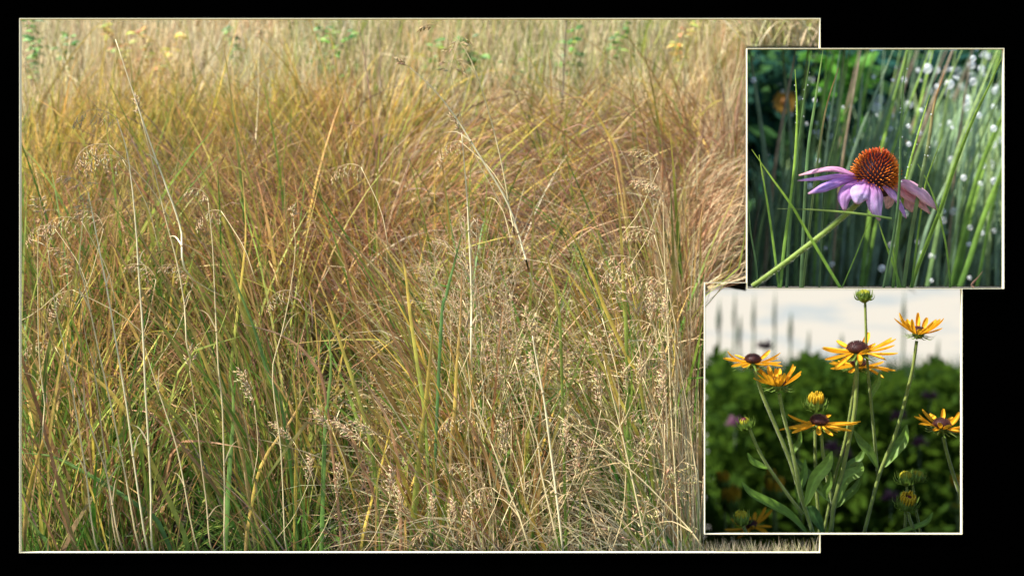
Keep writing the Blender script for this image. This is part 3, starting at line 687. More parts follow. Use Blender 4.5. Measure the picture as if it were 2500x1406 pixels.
def pink_petal(pts, ws, nrm, c_in, c_out, label=None, Ys=None, cup=.16):
    """pts px polyline base->tip, ws widths px"""
    n = 16; m = len(pts)
    p3 = [P(x, y, YC + (Ys[i] if Ys else 0)) for i, (x, y) in enumerate(pts)]
    path = smooth_path(p3, n); wid = [1.2 * float(np.interp(i / (n - 1), np.linspace(0, 1, len(ws)), ws)) / F * YC for i in range(n)]
    mb = MB(); K = 9; V = []; C = []; nrm = Vector(nrm).normalized()
    for i in range(n):
        t = (path[min(i + 1, n - 1)] - path[max(0, i - 1)]).normalized(); w = t.cross(nrm).normalized(); n2 = w.cross(t)
        for k in range(K):
            s = k / (K - 1) * 2 - 1
            rid = math.cos(s * math.pi * 3.0) * .045 * wid[i] + math.sin(i * .8 + s * 2 + ws[1]) * .03 * wid[i]
            V.append(path[i] + w * s * wid[i] * .5 + n2 * (-(s * s) * cup * wid[i] * 1.2 + rid))
            c = mixc(c_in, c_out, min(1, i / (n - 1) * 1.5)); f = 1.0 if k % 2 == 0 else .86
            f *= .8 + .35 * ((math.sin(i * 1.7 + k * 5.1 + len(pts) + ws[1]) + 1) / 2) * .6 + .12; tipb = max(0, i / (n - 1) - .88) * 5; c = mixc(c, (.62, .42, .24), min(.7, tipb)); C.append((c[0] * f, c[1] * f * (.86 if k % 2 else 1), c[2] * f))
    Fa = [(i * K + k, i * K + k + 1, (i + 1) * K + k + 1, (i + 1) * K + k) for i in range(n - 1) for k in range(K - 1)]
    mb.add(V, Fa, C); o = mb.build('petal', M_pink, cone, cf_base)
    if label: o['label'] = label
    sm = o.modifiers.new('thickness', 'SOLIDIFY'); sm.thickness = .0003; sm.offset = 0
LI = (.68, .20, .60); LO = (.78, .50, .84); PK = (.95, .55, .66); PD = (.62, .30, .58)
pink_petal([(2092, 430), (2050, 412), (2010, 412), (1950, 428)], [8, 15, 17, 13, 4], (.1, -.75, .8), PD, (.80, .50, .62), Ys=[0, .004, .006, .01])
pink_petal([(2095, 432), (2050, 428), (2000, 434), (1947, 441)], [8, 14, 15, 11, 3], (0, -.7, .8), LI, LO, Ys=[0, -.003, -.006, -.006])
pink_petal([(2100, 435), (2060, 438), (2020, 452), (1973, 473)], [9, 17, 22, 20, 4], (0, -.85, .6), LI, (.60, .40, .80), Ys=[0, -.01, -.016, -.02])
pink_petal([(2105, 442), (2080, 455), (2060, 480), (2062, 516)], [10, 26, 34, 26, 5], (-.5, -1, .15), LI, (.64, .40, .72), Ys=[-.008, -.016, -.02, -.018])
pink_petal([(2118, 438), (2108, 455), (2098, 476), (2092, 499)], [12, 32, 44, 38, 8], (-.1, -1, .3), LI, (.80, .68, .95), 'broad pale lilac petal at the front', Ys=[-.012, -.022, -.026, -.024])
pink_petal([(2133, 440), (2137, 465), (2140, 500), (2148, 539)], [12, 30, 38, 30, 4], (.1, -1, .2), LI, (.78, .60, .88), Ys=[-.012, -.022, -.025, -.022])
pink_petal([(2150, 443), (2170, 462), (2185, 478), (2200, 494)], [8, 15, 17, 14, 4], (.5, -1, .3), PD, (.72, .48, .74), Ys=[-.012, -.018, -.02, -.02])
pink_petal([(2160, 446), (2182, 470), (2200, 500), (2213, 534)], [7, 12, 15, 13, 3], (.6, -1, .2), LI, (.64, .38, .74), Ys=[-.008, -.013, -.016, -.016])
pink_petal([(2178, 444), (2215, 446), (2255, 468), (2290, 512)], [10, 24, 38, 36, 6], (.35, -.85, .75), PK, (.92, .66, .76), 'broad pink petal at the right with blade shadows on it', Ys=[0, -.002, 0, .004])
pink_petal([(2175, 448), (2210, 470), (2245, 490), (2272, 522)], [8, 18, 26, 20, 4], (.3, -1, .5), PK, (.90, .60, .60), Ys=[.002, .004, .006, .008])
pink_petal([(2185, 450), (2215, 465), (2225, 495), (2230, 518)], [10, 30, 34, 28, 8], (0, -1, .2), PK, (.92, .66, .66), 'petal hanging at the back right, lit through', Ys=[.014, .018, .02, .02])
pink_petal([(2160, 450), (2170, 465), (2172, 490), (2165, 510)], [8, 20, 24, 20, 5], (0, -1, .1), PK, (.9, .68, .62), Ys=[.02, .022, .024, .024])
pink_petal([(2108, 445), (2090, 452), (2070, 460), (2058, 462)], [8, 16, 20, 16, 5], (0, -1, .2), PK, (.95, .70, .65), Ys=[.012, .016, .02, .02])
mb = MB()
for i in range(16):
    a = i / 16 * 6.283; d = (e1 * math.cos(a) + e2 * math.sin(a) - ax * .25).normalized(); q = CC - ax * .008 + d * .010
    mb.blade([q, q + d * .006, q + d * .011 - ax * .003], [.003, .0026, .0004], [(.10, .16, .03)] * 3, ax, .1)
mb.lathe(CC - ax * .022, ax, [(.0042, 0), (.009, .006), (.014, .012)], (.13, .19, .04), 14)
mb.build('bracts', M_leaf, cone, cf_base)

# sharp grass blades around the coneflower
BG = [(.12, .24, .04), (.28, .46, .06), (.38, .55, .08)]; DG = [(.07, .13, .05), (.12, .22, .07), (.22, .34, .08)]; OR = [(.12, .2, .06), (.2, .28, .1), (.55, .28, .12)]
def cblade(pts, w, cols, label, Y=YC, group='sharp grass blades around the pink coneflower', name='grass_plant'):
    p3 = [P(x, y, Y) for x, y in pts][::-1]; path = smooth_path(p3, 20)
    W = w / F * Y
    mb = MB(); mb.blade(path, [W * (1 - .85 * (i / 19) ** 3) for i in range(20)], [grad(cols, i / 19) for i in range(20)], (R.gauss(0, .3), -1, .1), .25)
    o = mb.build(name, M_grass, None, path[0]); tag(o, label, 'grass blade', group); return path
paths = []
YF = YC - .03
paths.append((cblade([(2215, 124), (2205, 220), (2199, 320), (2196, 453), (2184, 563), (2157, 702)], 7, DG, 'dark green blade passing in front of the right petals', YF), YF))
paths.append((cblade([(2305, 179), (2281, 254), (2268, 342), (2248, 444), (2224, 576), (2206, 702)], 10, OR, 'blade with a curled orange tip, right of the cone'), YC))
paths.append((cblade([(2270, 232), (2246, 312), (2219, 409), (2205, 480), (2190, 600), (2180, 702)], 7, BG, 'bright green blade rising just right of the cone', YC + .012), YC))
paths.append((cblade([(1981, 124), (1966, 220), (1954, 320), (1934, 497), (1925, 600), (1921, 702)], 8, DG, 'dew covered blade crossing the left petals, reaching the top'), YC - .012))
paths.append((cblade([(1941, 170), (1946, 276), (1941, 387), (1932, 475), (1915, 600), (1905, 702)], 8, BG, 'bright blade with a brown pointed tip at the left'), YC))
cblade([(1835, 365), (1888, 440), (1932, 501), (1976, 576), (2020, 650), (2051, 702)], 8, BG, 'bright blade slanting down to the right across the stem', YF)
cblade([(1897, 510), (1960, 511), (2021, 515), (2080, 520), (2126, 526), (2177, 534)], 6, [(.12, .2, .05), (.24, .34, .07), (.12, .16, .06)], 'fallen blade lying level in front of the stem', YF)
cblade([(1853, 378), (1864, 440), (1877, 519), (1890, 610), (1901, 702)], 6, BG, 'slim blade near the left frame of the coneflower', YC)
cblade([(2144, 541), (2157, 580), (2170, 616), (2186, 660), (2199, 702)], 6, BG, 'blade below the longest front petal', YC)
cblade([(2303, 329), (2276, 400), (2259, 453), (2248, 520), (2235, 620), (2225, 702)], 6, BG, 'thin bright blade above the broad right petal', YC + .01)
cblade([(2240, 400), (2262, 440), (2285, 497), (2307, 585), (2316, 650), (2320, 702)], 6, BG, 'blade bending right past the tip of the right petal', YC)
cblade([(2047, 166), (2016, 268), (1994, 409), (1980, 520), (1960, 702)], 7, OR, 'soft blade with tan tip between the cone and the dewy blade', YC + .05)
cblade([(2453, 126), (2415, 210), (2373, 298), (2330, 410), (2298, 506), (2241, 651), (2225, 702)], 11, BG, 'broad bright blade slanting across the right side', YC + .11)
cblade([(2126, 534), (2110, 570), (2087, 629), (2056, 702)], 3, BG, 'hair thin blade below the front petals', YC)
cblade([(1826, 470), (1832, 560), (1845, 640), (1850, 702)], 6, DG, 'dark blade at the lower left frame of the coneflower', YC)
cblade([(2052, 268), (2040, 330), (2022, 400), (2010, 500), (2000, 702)], 6, DG, 'blade with a small green ear left of the cone', YC + .04)
cblade([(2188, 545), (2180, 600), (2188, 660), (2192, 702)], 5, BG, 'short bright blade below the right petals', YC)
cblade([(2010, 120), (1990, 250), (1970, 400), (1955, 702)], 8, DG, 'slightly blurred dark blade behind the dewy one', YC + .06)
cblade([(2378, 702), (2372, 695), (2385, 680), (2400, 662)][::-1], 5, [(.5, .3, .2), (.55, .3, .2), (.5, .35, .2)], 'short curled brown tip at the lower right of the coneflower frame', YC)

# blurred blades behind, on the terrace
Rb = random.Random(5)
bsets = [[(.14, .25, .08), (.26, .38, .12), (.34, .46, .15)], [(.12, .2, .11), (.18, .28, .16), (.26, .36, .2)], [(.2, .18, .1), (.32, .24, .14), (.40, .30, .2)], [(.12, .25, .04), (.28, .46, .07), (.34, .52, .1)]]
for i in range(120):
    Y = Rb.uniform(2.17, 3.0); bx = Rb.uniform(1800, 2560); k = (bx - 1820) / 640
    if 1870 < bx < 1990 and Rb.random() < .6: continue
    lean_px = 60 + 120 * k + Rb.gauss(0, 50)
    top = Rb.choice([118, 118, 118, Rb.uniform(150, 520)])
    lean_px *= (702 - top) / 584
    cs = Rb.choice(bsets)
    n = 12; path = smooth_path([P(bx, 701, Y), P(bx + lean_px * .35, 702 - (702 - top) * .5, Y), P(bx + lean_px, top + 3, Y)], n)
    if min((p.x / p.y * F + 1250) for p in path) < 1828: continue
    mb = MB(); W = Rb.uniform(.0045, .0095) * (Y / 2.4); mb.blade(path, [W * (1 - .7 * (j / 11) ** 3) for j in range(n)], [grad(cs, j / 11) for j in range(n)], (Rb.gauss(0, .4), -1, .1), .2)
    tag(mb.build('grass_plant', M_grass, None, path[0]), 'out of focus tall grass blade standing behind the pink coneflower', 'grass blade', 'out of focus blades behind the pink coneflower')
n = 4700
Y = rng.uniform(2.4, 3.2, n); px = rng.uniform(1830, 2900, n); x = (px - 1250) / F * Y; z = np.full(n, CAMZ + .003)
L = Y * rng.uniform(.03, .15, n) * np.interp(px, [1830, 2000, 2200, 2500], [.6, .8, 1, 1.1]); lx = .12 + rng.normal(size=n) * .12; ly = rng.normal(size=n) * .08
az = np.arctan2(ly, lx); th = np.hypot(lx, ly)
cols = np.array([(.20, .29, .16), (.24, .35, .18), (.17, .25, .17), (.30, .40, .17)]); c = cols[rng.integers(0, 4, n)]
ob, _ = blades_mesh('background_grass', np.stack([x, Y, z], -1), L, az, th, rng.uniform(0, .3, n), rng.uniform(.005, .012, n), c, c * 1.2, c * 1.3, seg=5, clampx=False)
tag(ob, 'dense blurred green grass behind the pink coneflower', 'grass', kind='stuff')

def leaf_soup(name, n, fn, size, cols, label, mat=M_leaf):
    mb = MB()
    for i in range(n):
        p = fn(); a = Rb.uniform(0, 6.28); d = Vector((math.cos(a), Rb.gauss(0, .5), math.sin(a))).normalized(); L = size * Rb.uniform(.6, 1.4)
        k_ = Rb.uniform(.75, 1.25); c = tuple(q * k_ for q in Rb.choice(cols))
        mb.blade([p, p + d * L * .35, p + d * L * .7, p + d * L], [L * .1, L * .42, L * .36, L * .04], [c] * 4, (Rb.gauss(0, .7), -1, Rb.gauss(.4, .5)), .1)
    o = mb.build(name, mat); tag(o, label, 'foliage', kind='stuff'); return o
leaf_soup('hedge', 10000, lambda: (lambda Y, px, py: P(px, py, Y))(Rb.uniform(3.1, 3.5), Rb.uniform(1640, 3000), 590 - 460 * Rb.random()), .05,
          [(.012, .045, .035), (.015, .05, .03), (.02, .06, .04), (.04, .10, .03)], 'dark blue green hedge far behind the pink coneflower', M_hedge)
# orange blur: a garden flower in front of the hedge
fb = P(1915, 250, 3.05); fl = empty('orange_flower', P(1915, 703, 3.05)); tag(fl, 'small blurred orange flower in the dark gap left of the coneflower', 'flower')
mb = MB(); mb.tube(smooth_path([P(1905, 702, 3.05), P(1908, 480, 3.05), fb], 8), .003, (.04, .1, .03), 6); mb.build('stem', M_stem, fl, fl.location)
mb = MB()
for i in range(14):
    a = i / 14 * 6.283; d = Vector((math.cos(a), -.3, math.sin(a))); mb.blade([fb, fb + d * .014, fb + d * .026], [.008, .012, .004], [(.26, .14, .02)] * 3, (0, -1, 0), .1)
mb.lathe(fb, (0, -1, 0), [(.010, 0), (.009, .006), (.004, .009)], (.2, .09, .02), 12)
mb.build('flower_head', M_petal, fl, fl.location)
# bright leaf beyond
leaf_soup('green_foliage', 60, lambda: P(Rb.gauss(2060, 35), Rb.gauss(200, 45), 3.05), .05, [(.12, .35, .03), (.10, .28, .03)], 'patch of brighter green leaves in front of the hedge')

# dew drops; the rear ones are enlarged white balls standing for blurred glints
def sphere_mesh(name, seg=14, ring=9):
    V = [(0, 0, 1)]; Fa = []
    for i in range(1, ring):
        a = math.pi * i / ring
        for j in range(seg):
            b = 2 * math.pi * j / seg; V.append((math.sin(a) * math.cos(b), math.sin(a) * math.sin(b), math.cos(a)))
    V.append((0, 0, -1)); m = len(V) - 1
    for j in range(seg):
        Fa.append((0, 1 + j, 1 + (j + 1) % seg)); Fa.append((m, m - 1 - j, m - 1 - (j + 1) % seg))
    for i in range(ring - 2):
        for j in range(seg):
            Fa.append((1 + i * seg + j, 1 + (i + 1) * seg + j, 1 + (i + 1) * seg + (j + 1) % seg, 1 + i * seg + (j + 1) % seg))
    me = bpy.data.meshes.new(name); me.from_pydata(V, [], Fa); me.polygons.foreach_set('use_smooth', [True] * len(me.polygons)); me.materials.append(M_drop); return me
DM = sphere_mesh('dew_drop')
def drop(p, r, label, group):
    o = bpy.data.objects.new('dew_drop', DM); COL.objects.link(o); o.location = p; o.scale = (r, r, r * 1.05); tag(o, label, 'dew drop', group)
marked = [(2028, 128, 9), (2028, 142, 13), (2010, 262, 8), (2032, 333, 14), (1993, 300, 7), (2079, 361, 10), (1938, 385, 8), (2360, 262, 18), (2362, 315, 18), (2356, 332, 18), (2424, 352, 18), (2404, 132, 14), (2412, 138, 14), (2396, 168, 15),
          (2372, 160, 18), (2375, 186, 20), (2264, 168, 22), (2289, 172, 14), (2146, 245, 24), (2140, 264, 24), (2318, 206, 22), (2317, 228, 22), (2376, 200, 18), (2363, 244, 20), (2390, 282, 14), (2430, 222, 16), (2219, 352, 11), (2225, 314, 12), (2340, 174, 18),
          (2357, 397, 16), (2427, 442, 16), (2370, 478, 16), (2328, 516, 18), (2365, 518, 16), (2363, 536, 16), (2412, 522, 14), (2326, 586, 16), (2276, 626, 16), (2352, 602, 14), (2425, 626, 14), (2303, 538, 16), (2262, 578, 10), (2252, 618, 10), (2444, 342, 16),
          (1838, 492, 14), (2303, 663, 22), (2130, 616, 18), (2038, 556, 14), (1836, 144, 12), (1840, 196, 14), (1822 + 30, 140, 10), (2322, 390, 16), (2368, 384, 16), (2420, 400, 16), (2284, 352, 14), (2236, 640, 18), (2084, 590, 10), (2004, 640, 16), (1990, 690, 14)]
for (x, y, r) in marked:
    Y = Rb.uniform(2.2, 2.7); drop(P(x, y, Y), r * .54 / F * Y, 'enlarged white dew drop standing in for a blurred glint behind the pink coneflower', 'out of focus dew drops behind the pink coneflower')
for i in range(130):
    Y = Rb.uniform(2.1, 2.9); x = 1850 + 590 * Rb.random() ** .55; y = Rb.uniform(135, 695)
    if 2060 < x < 2210 and 350 < y < 460: continue
    drop(P(x, y, Y), Rb.uniform(3.0, 9.0) / F * Y, 'enlarged white dew drop standing in for a blurred glint behind the pink coneflower', 'out of focus dew drops behind the pink coneflower')
for (pa, yy) in paths:
    for i in range(15):
        k = min(17.6, (Rb.choice([.45, .6, .72, .9]) + Rb.gauss(0, .06)) * 18); j = int(k); q = pa[j].lerp(pa[j + 1], k - j)
        drop(q + Vector((Rb.choice([-.0018, .0018]), -.0012, 0)), Rb.choice([.0003, .0004, .0005, .0006, .0009]), 'tiny sharp dew drop on a blade beside the pink coneflower', 'tiny sharp dew drops on the blades')

# ------------------------------------------------------------------ YELLOW CONEFLOWERS
YY = 1.73
def px2m(w, Y=YY): return w / F * Y
YP = (.86, .42, .018); YP2 = (.90, .50, .03)
def flower_head(parent, px, py, hw, up, disc, axis=(0, -.25, 1), n=17, Y=YY, seed=1, wpx=9.5, label=None, droopers=0):
    """head of narrow quilled petals: hw half width px, up = petal rise angle"""
    rr = random.Random(seed); c = P(px, py, Y); ax = Vector(axis).normalized()
    a1 = Vector((1, 0, 0)); a1 = (a1 - ax * a1.dot(ax)).normalized(); a2 = ax.cross(a1)
    mb = MB(); rd = px2m(disc, Y)
    mb.lathe(c - ax * rd * .55, ax, [(rd * .35, -rd * .35), (rd * .85, 0), (rd * .95, rd * .3), (rd * .6, rd * .5)], (.13, .20, .03), 14)
    for k in range(2):                                         # green bracts
        for i in range(12):
            a = i / 12 * 6.283 + k * .3 + rr.gauss(0, .1); d = a1 * math.cos(a) + a2 * math.sin(a); s = c - ax * rd * (.35 + .25 * k) + d * rd * .8
            Lb = px2m(hw * .32 + 7, Y) * rr.uniform(.7, 1.2)
            e = s + d * Lb * .6 - ax * Lb * .15; f = s + d * Lb - ax * Lb * rr.uniform(-.25, .3)
            mb.blade([s, e, f], [rd * .28, rd * .24, rd * .03], [(.12, .20, .03), (.16, .26, .05), (.2, .3, .07)], ax, .15)
    hd = mb.build('flower_head', M_leaf, parent, c)
    if label: hd['label'] = label
    md = MB()
    md.lathe(c - ax * rd * .1, ax, [(rd * .8, 0), (rd, rd * .25), (rd * .93, rd * .55), (rd * .68, rd * .82), (rd * .3, rd * .96)], (.045, .012, .012), 20)
    for i in range(170):
        u = 1 - (i + .5) / 170; ph = i * 2.39996; r = math.sqrt(1 - u * u); nn = (a1 * math.cos(ph) + a2 * math.sin(ph)) * r * rd + ax * u * rd * .78 + ax * rd * .12
        md.seed(c + nn, (nn + ax * rd * .3), rd * .22, rd * .055, mixc((.05, .012, .012), (.20, .06, .03), rr.random() * (1 - u)))
    md.build('disc', M_disc, hd, c)
    for i in range(n):
        a = i / n * 6.283 + rr.gauss(0, .12); d = a1 * math.cos(a) + a2 * math.sin(a); L = px2m(hw, Y) * rr.uniform(.78, 1.06) - rd * .6
        u = up + rr.gauss(0, .17)
        s = c + d * rd * .8 - ax * rd * .1; cur = rr.gauss(-.05, .35)
        m = 9; pts = []; ang = u - .1; p = s.copy(); sw = Vector((0, 0, 0)); side = a1 * -math.sin(a) + a2 * math.cos(a); bendside = rr.gauss(0, .12)
        for j in range(m):
            pts.append(p.copy()); dd = (d * math.cos(ang) + ax * math.sin(ang) + side * bendside * j / m).normalized(); p = p + dd * L / (m - 1); ang += cur / m
        W = px2m(wpx, Y) * rr.uniform(1.05, 1.5)
        pm = MB(); wid = [W * x for x in (.3, .5, .68, .85, .97, 1, .95, .75, .3)]
        # quilled petal: a flattened tube open a little on top
        K = 6; V = []; C = []
        for j in range(m):
            t = (pts[min(j + 1, m - 1)] - pts[max(j - 1, 0)]).normalized(); w_ = t.cross(ax).normalized(); nn = w_.cross(t)
            for k in range(K + 1):
                th = math.pi * (k / K); V.append(pts[j] + w_ * math.cos(th) * wid[j] * .5 - nn * math.sin(th) * wid[j] * .42); C.append(mixc(YP, YP2, rr.random() * .5 + .4 * j / m))
        pm.add(V, [(j * (K + 1) + k, j * (K + 1) + k + 1, (j + 1) * (K + 1) + k + 1, (j + 1) * (K + 1) + k) for j in range(m - 1) for k in range(K)], C)
        pm.build('petal', M_petal, hd, c)
    return hd

def bud(parent, px, py, r, axis=(0, -.2, 1), Y=YY, seed=1, yellow=.4, disc=False, label=None):
    rr = random.Random(seed); c = P(px, py, Y); ax = Vector(axis).normalized(); R0 = px2m(r, Y)
    a1 = Vector((1, 0, 0)); a1 = (a1 - ax * a1.dot(ax)).normalized(); a2 = ax.cross(a1)
    mb = MB(); mb.lathe(c - ax * R0 * .55, ax, [(R0 * .16, -R0 * .12), (R0 * .42, R0 * .05), (R0 * .62, R0 * .3), (R0 * .64, R0 * .55), (R0 * .5, R0 * .85), (R0 * .2, R0 * 1.0)], (.13, .20, .03), 14)
    for k in range(3):                                         # rows of curling bracts
        for i in range(11):
            a = i / 11 * 6.283 + k * .29 + rr.gauss(0, .12); d = a1 * math.cos(a) + a2 * math.sin(a); s = c + ax * R0 * (-.42 + k * .2) + d * R0 * (.55 + .04 * k)
            L = R0 * rr.uniform(.5, .85); op = [1.0, .6, .2][k]
            mb.blade(smooth_path([s, s + d * L * .55 * op + ax * L * .3, s + d * L * .75 * op + ax * L * 1.0], 6), [R0 * x for x in (.17, .2, .19, .15, .09, .02)], [grad([(.09, .16, .03), (.16, .27, .04), (.26, .36, .07)], q / 5) for q in range(6)], (d + Vector((0, -.2, .1))), .15)
    hd = mb.build('flower_bud', M_leaf, parent, c)
    if label: hd['label'] = label
    pm = MB(); np_ = 15
    for ring in range(2):
        for i in range(np_):
            a = (i + ring * .5) / np_ * 6.283 + rr.gauss(0, .06); d = a1 * math.cos(a) + a2 * math.sin(a); rad = .5 - .17 * ring; s = c + ax * R0 * .2 + d * R0 * rad
            out = (yellow - .45) * .5; h = R0 * (.25 + .75 * yellow) * rr.uniform(.8, 1.15)
            pts = [s, s + ax * h * .5 + d * R0 * out * .5, s + ax * h + d * R0 * (out - .12)]
            cc = mixc((.32, .36, .03), (.80, .50, .03), min(1, yellow * 1.2) * rr.uniform(.75, 1)); pm.tube(smooth_path(pts, 6), [R0 * x for x in (.07, .08, .085, .085, .07, .03)], cc, 5)
    pm.build('petals', M_petal, hd, c)
    if disc:
        dm = MB(); dm.lathe(c + ax * R0 * .25, ax, [(R0 * .34, 0), (R0 * .33, R0 * .25), (R0 * .2, R0 * .42)], (.10, .015, .02), 14); dm.build('disc', M_disc, hd, c)
    return hd

def ystem(parent, pts, w, Y=YY, base=None, label=None):
    path = smooth_path([P(x, y, Y) for x, y in pts][::-1], 26); r = px2m(w, Y) * .42
    mb = MB(); mb.tube(path, [r * (1.1 - .15 * i / 25) for i in range(26)], (.15, .20, .035), 10, col2=(.19, .24, .04))
    for i in range(150):
        j = R.randrange(0, 25); q = path[j].lerp(path[j + 1], R.random()); a = R.uniform(0, 6.28); d = Vector((math.cos(a), math.sin(a), .1)).normalized()
        mb.tube([q + d * r * .9, q + d * (r + px2m(2.2))], px2m(.22), (.30, .36, .12), 3, cap=False)
    return mb.build('stem', M_stem, parent, base or path[0])

def yleaf(parent, pts, w, Y=YY, col=(.10, .21, .04), nrm=(.2, -.8, .7), dy=0):
    """pts px tip -> base"""
    q = [P(x, y, Y + (dy * (1 - i / (len(pts) - 1)))) for i, (x, y) in enumerate(pts)][::-1]
    path = smooth_path(q, 16); W = px2m(w, Y)
    mb = MB(); V = []; C = []; K = 9; n = 16; nrm = Vector(nrm).normalized()
    for i in range(n):
        u = i / (n - 1); wd = W * (math.sin(math.pi * min(1, u * .92 + .06)) ** .8) * (1.0 if u > .0 else .2)
        t = (path[min(i + 1, n - 1)] - path[max(0, i - 1)]).normalized(); w_ = t.cross(nrm).normalized(); n2 = w_.cross(t)
        for k in range(K):
            s = k / (K - 1) * 2 - 1; V.append(path[i] + w_ * s * wd * .5 + n2 * (abs(s) * wd * .20 + math.sin(u * 14 + s * 3) * wd * .02))
            col_ = (col[0] * 1.25, col[1] * 1.1, col[2] * .7); vein = 1.35 if k == 4 else (1.0 + .14 * math.sin(u * 40 + abs(s) * 6)); C.append(tuple(x * vein for x in col_))
    mb.add(V, [(i * K + k, i * K + k + 1, (i + 1) * K + k + 1, (i + 1) * K + k) for i in range(n - 1) for k in range(K - 1)], C)
    return mb.build('leaf', M_leaf, parent, path[0])

def yplant(px, label, Y=YY, py=1303, group='yellow coneflower plants'):
    o = empty('yellow_coneflower', P(px, py, Y)); tag(o, label, 'flower', group); return o
# plant A: left, two open heads and a bud
A_ = yplant(1982, 'leftmost sharp yellow coneflower plant, two open heads and a tilted bud')
ystem(A_, [(1843, 903), (1860, 960), (1885, 1020), (1925, 1115), (1950, 1195), (1965, 1240)], 11)
ystem(A_, [(1902, 960), (1912, 1010), (1927, 1067), (1942, 1135), (1957, 1210), (1985, 1303)], 11, Y=YY - .006)
ystem(A_, [(1830, 1046), (1848, 1090), (1873, 1135), (1927, 1212), (1960, 1254)], 9)
flower_head(A_, 1838, 882, 82, .12, 19, (.03, -.16, 1), 15, seed=3, Y=YY + .008)
flower_head(A_, 1900, 938, 70, .72, 17, (-.02, -.12, 1), 17, seed=4, Y=YY - .008)
bud(A_, 1820, 1034, 24, (-.45, -.35, 1), seed=5, yellow=.15, disc=True)
yleaf(A_, [(1811, 1176), (1830, 1205), (1880, 1232), (1930, 1262), (1972, 1303)], 36, nrm=(.3, -.6, .8))
yleaf(A_, [(1825, 1105), (1835, 1125), (1855, 1137), (1879, 1143)], 20, nrm=(0, -.7, .7))
yleaf(A_, [(2031, 1101), (2018, 1135), (1990, 1170), (1966, 1236)], 32, col=(.13, .25, .05), nrm=(-.3, -1, .2), Y=YY - .012)
yleaf(A_, [(1966, 1120), (1962, 1160), (1950, 1190), (1950, 1228)], 22, col=(.09, .19, .04), nrm=(-.1, -1, .1))
yleaf(A_, [(1910, 1080), (1920, 1110), (1945, 1150), (1960, 1215)], 16, col=(.09, .18, .04), Y=YY + .01)
yleaf(A_, [(2010, 1302), (1995, 1270), (1978, 1245), (1972, 1235)], 30, col=(.06, .15, .05), nrm=(.2, -1, .1), Y=YY + .01)
# plant B: middle, two big heads
B_ = yplant(2028, 'middle yellow coneflower plant carrying the largest open head and a wide one below it')
ystem(B_, [(2092, 874), (2091, 930), (2087, 998), (2072, 1080), (2055, 1158), (2037, 1226), (2028, 1303)], 12)
ystem(B_, [(2005, 1055), (2008, 1095), (2014, 1135), (2022, 1180), (2034, 1232)], 10, Y=YY + .004)
flower_head(B_, 2093, 856, 100, .16, 24, (-.02, -.16, 1), 17, seed=9, Y=YY - .004, wpx=11)
flower_head(B_, 2000, 1032, 93, .10, 21, (.03, -.13, 1), 17, seed=10, Y=YY - .002)
yleaf(B_, [(2103, 1126), (2095, 1150), (2062, 1172), (2040, 1232)], 32, col=(.11, .21, .05), nrm=(-.3, -.9, .4))
yleaf(B_, [(2105, 1158), (2090, 1190), (2065, 1215), (2040, 1240)], 22, col=(.09, .18, .04), nrm=(-.2, -.7, .7), Y=YY + .008)
yleaf(B_, [(1941, 1118), (1975, 1160), (2005, 1200), (2030, 1226)], 26, col=(.07, .15, .04), nrm=(.2, -.8, .6), Y=YY + .016)
yleaf(B_, [(2028, 1150), (2024, 1180), (2015, 1200), (2018, 1218)], 18, col=(.10, .2, .04), nrm=(0, -1, .2))
yleaf(B_, [(2112, 1090), (2098, 1120), (2075, 1135), (2058, 1160)], 20, col=(.08, .17, .04), nrm=(-.2, -.8, .5), Y=YY + .012)
# plant B2: head behind
D_ = yplant(1998, 'yellow coneflower plant whose head hides behind the largest open head', Y=YY + .05)
ystem(D_, [(2090, 905), (2078, 990), (2062, 1080), (2040, 1160), (2010, 1303)], 8, Y=YY + .05)
flower_head(D_, 2096, 891, 80, .12, 18, (0, -.10, 1), 14, seed=14, Y=YY + .05)
# plant E: half-open head behind on straight stem
E_ = yplant(1996, 'yellow coneflower plant with one half opened upright head, behind the wide middle head', Y=YY + .06)
ystem(E_, [(1990, 1000), (1990, 1053), (1991, 1158), (1997, 1240), (2002, 1303)], 9, Y=YY + .06)
bud(E_, 1991, 988, 30, (0, -.3, 1), Y=YY + .06, seed=20, yellow=.72)
yleaf(E_, [(1955, 1050), (1950, 1080), (1935, 1100), (1930, 1120)], 16, Y=YY + .06, col=(.10, .2, .04))
# plant C: right, tall bud and raised head
C_ = yplant(2109, 'forked yellow coneflower plant with a tall green bud and one cupped head')
ystem(C_, [(2112, 736), (2114, 800), (2116, 862), (2128, 998), (2136, 1080), (2143, 1160)], 8, Y=YY + .012)
ystem(C_, [(2238, 832), (2228, 900), (2210, 976), (2185, 1062), (2150, 1148), (2130, 1220), (2109, 1303)], 10)
bud(C_, 2110, 722, 26, (0, -.1, 1), Y=YY + .012, seed=31, yellow=.1)
flower_head(C_, 2242, 812, 68, .75, 16, (.05, -.14, 1), 17, seed=33)
yleaf(C_, [(2084, 1050), (2100, 1080), (2122, 1105), (2142, 1142)], 26, col=(.09, .18, .04), nrm=(.3, -.9, .3))
yleaf(C_, [(2214, 1036), (2205, 1075), (2178, 1108), (2154, 1142)], 30, col=(.11, .22, .045), nrm=(-.3, -.9, .4))
yleaf(C_, [(2148, 906), (2142, 935), (2130, 955), (2127, 972)], 18, col=(.11, .22, .045), nrm=(-.2, -1, .2), Y=YY + .012)
# plant F: right edge
F_ = yplant(2360, 'yellow coneflower at the right frame with upturned petals', py=1303)
ystem(F_, [(2303, 1066), (2312, 1105), (2325, 1150), (2345, 1215), (2362, 1303)], 10)
flower_head(F_, 2299, 1040, 68, .62, 20, (.06, -.22, 1), 14, seed=41)
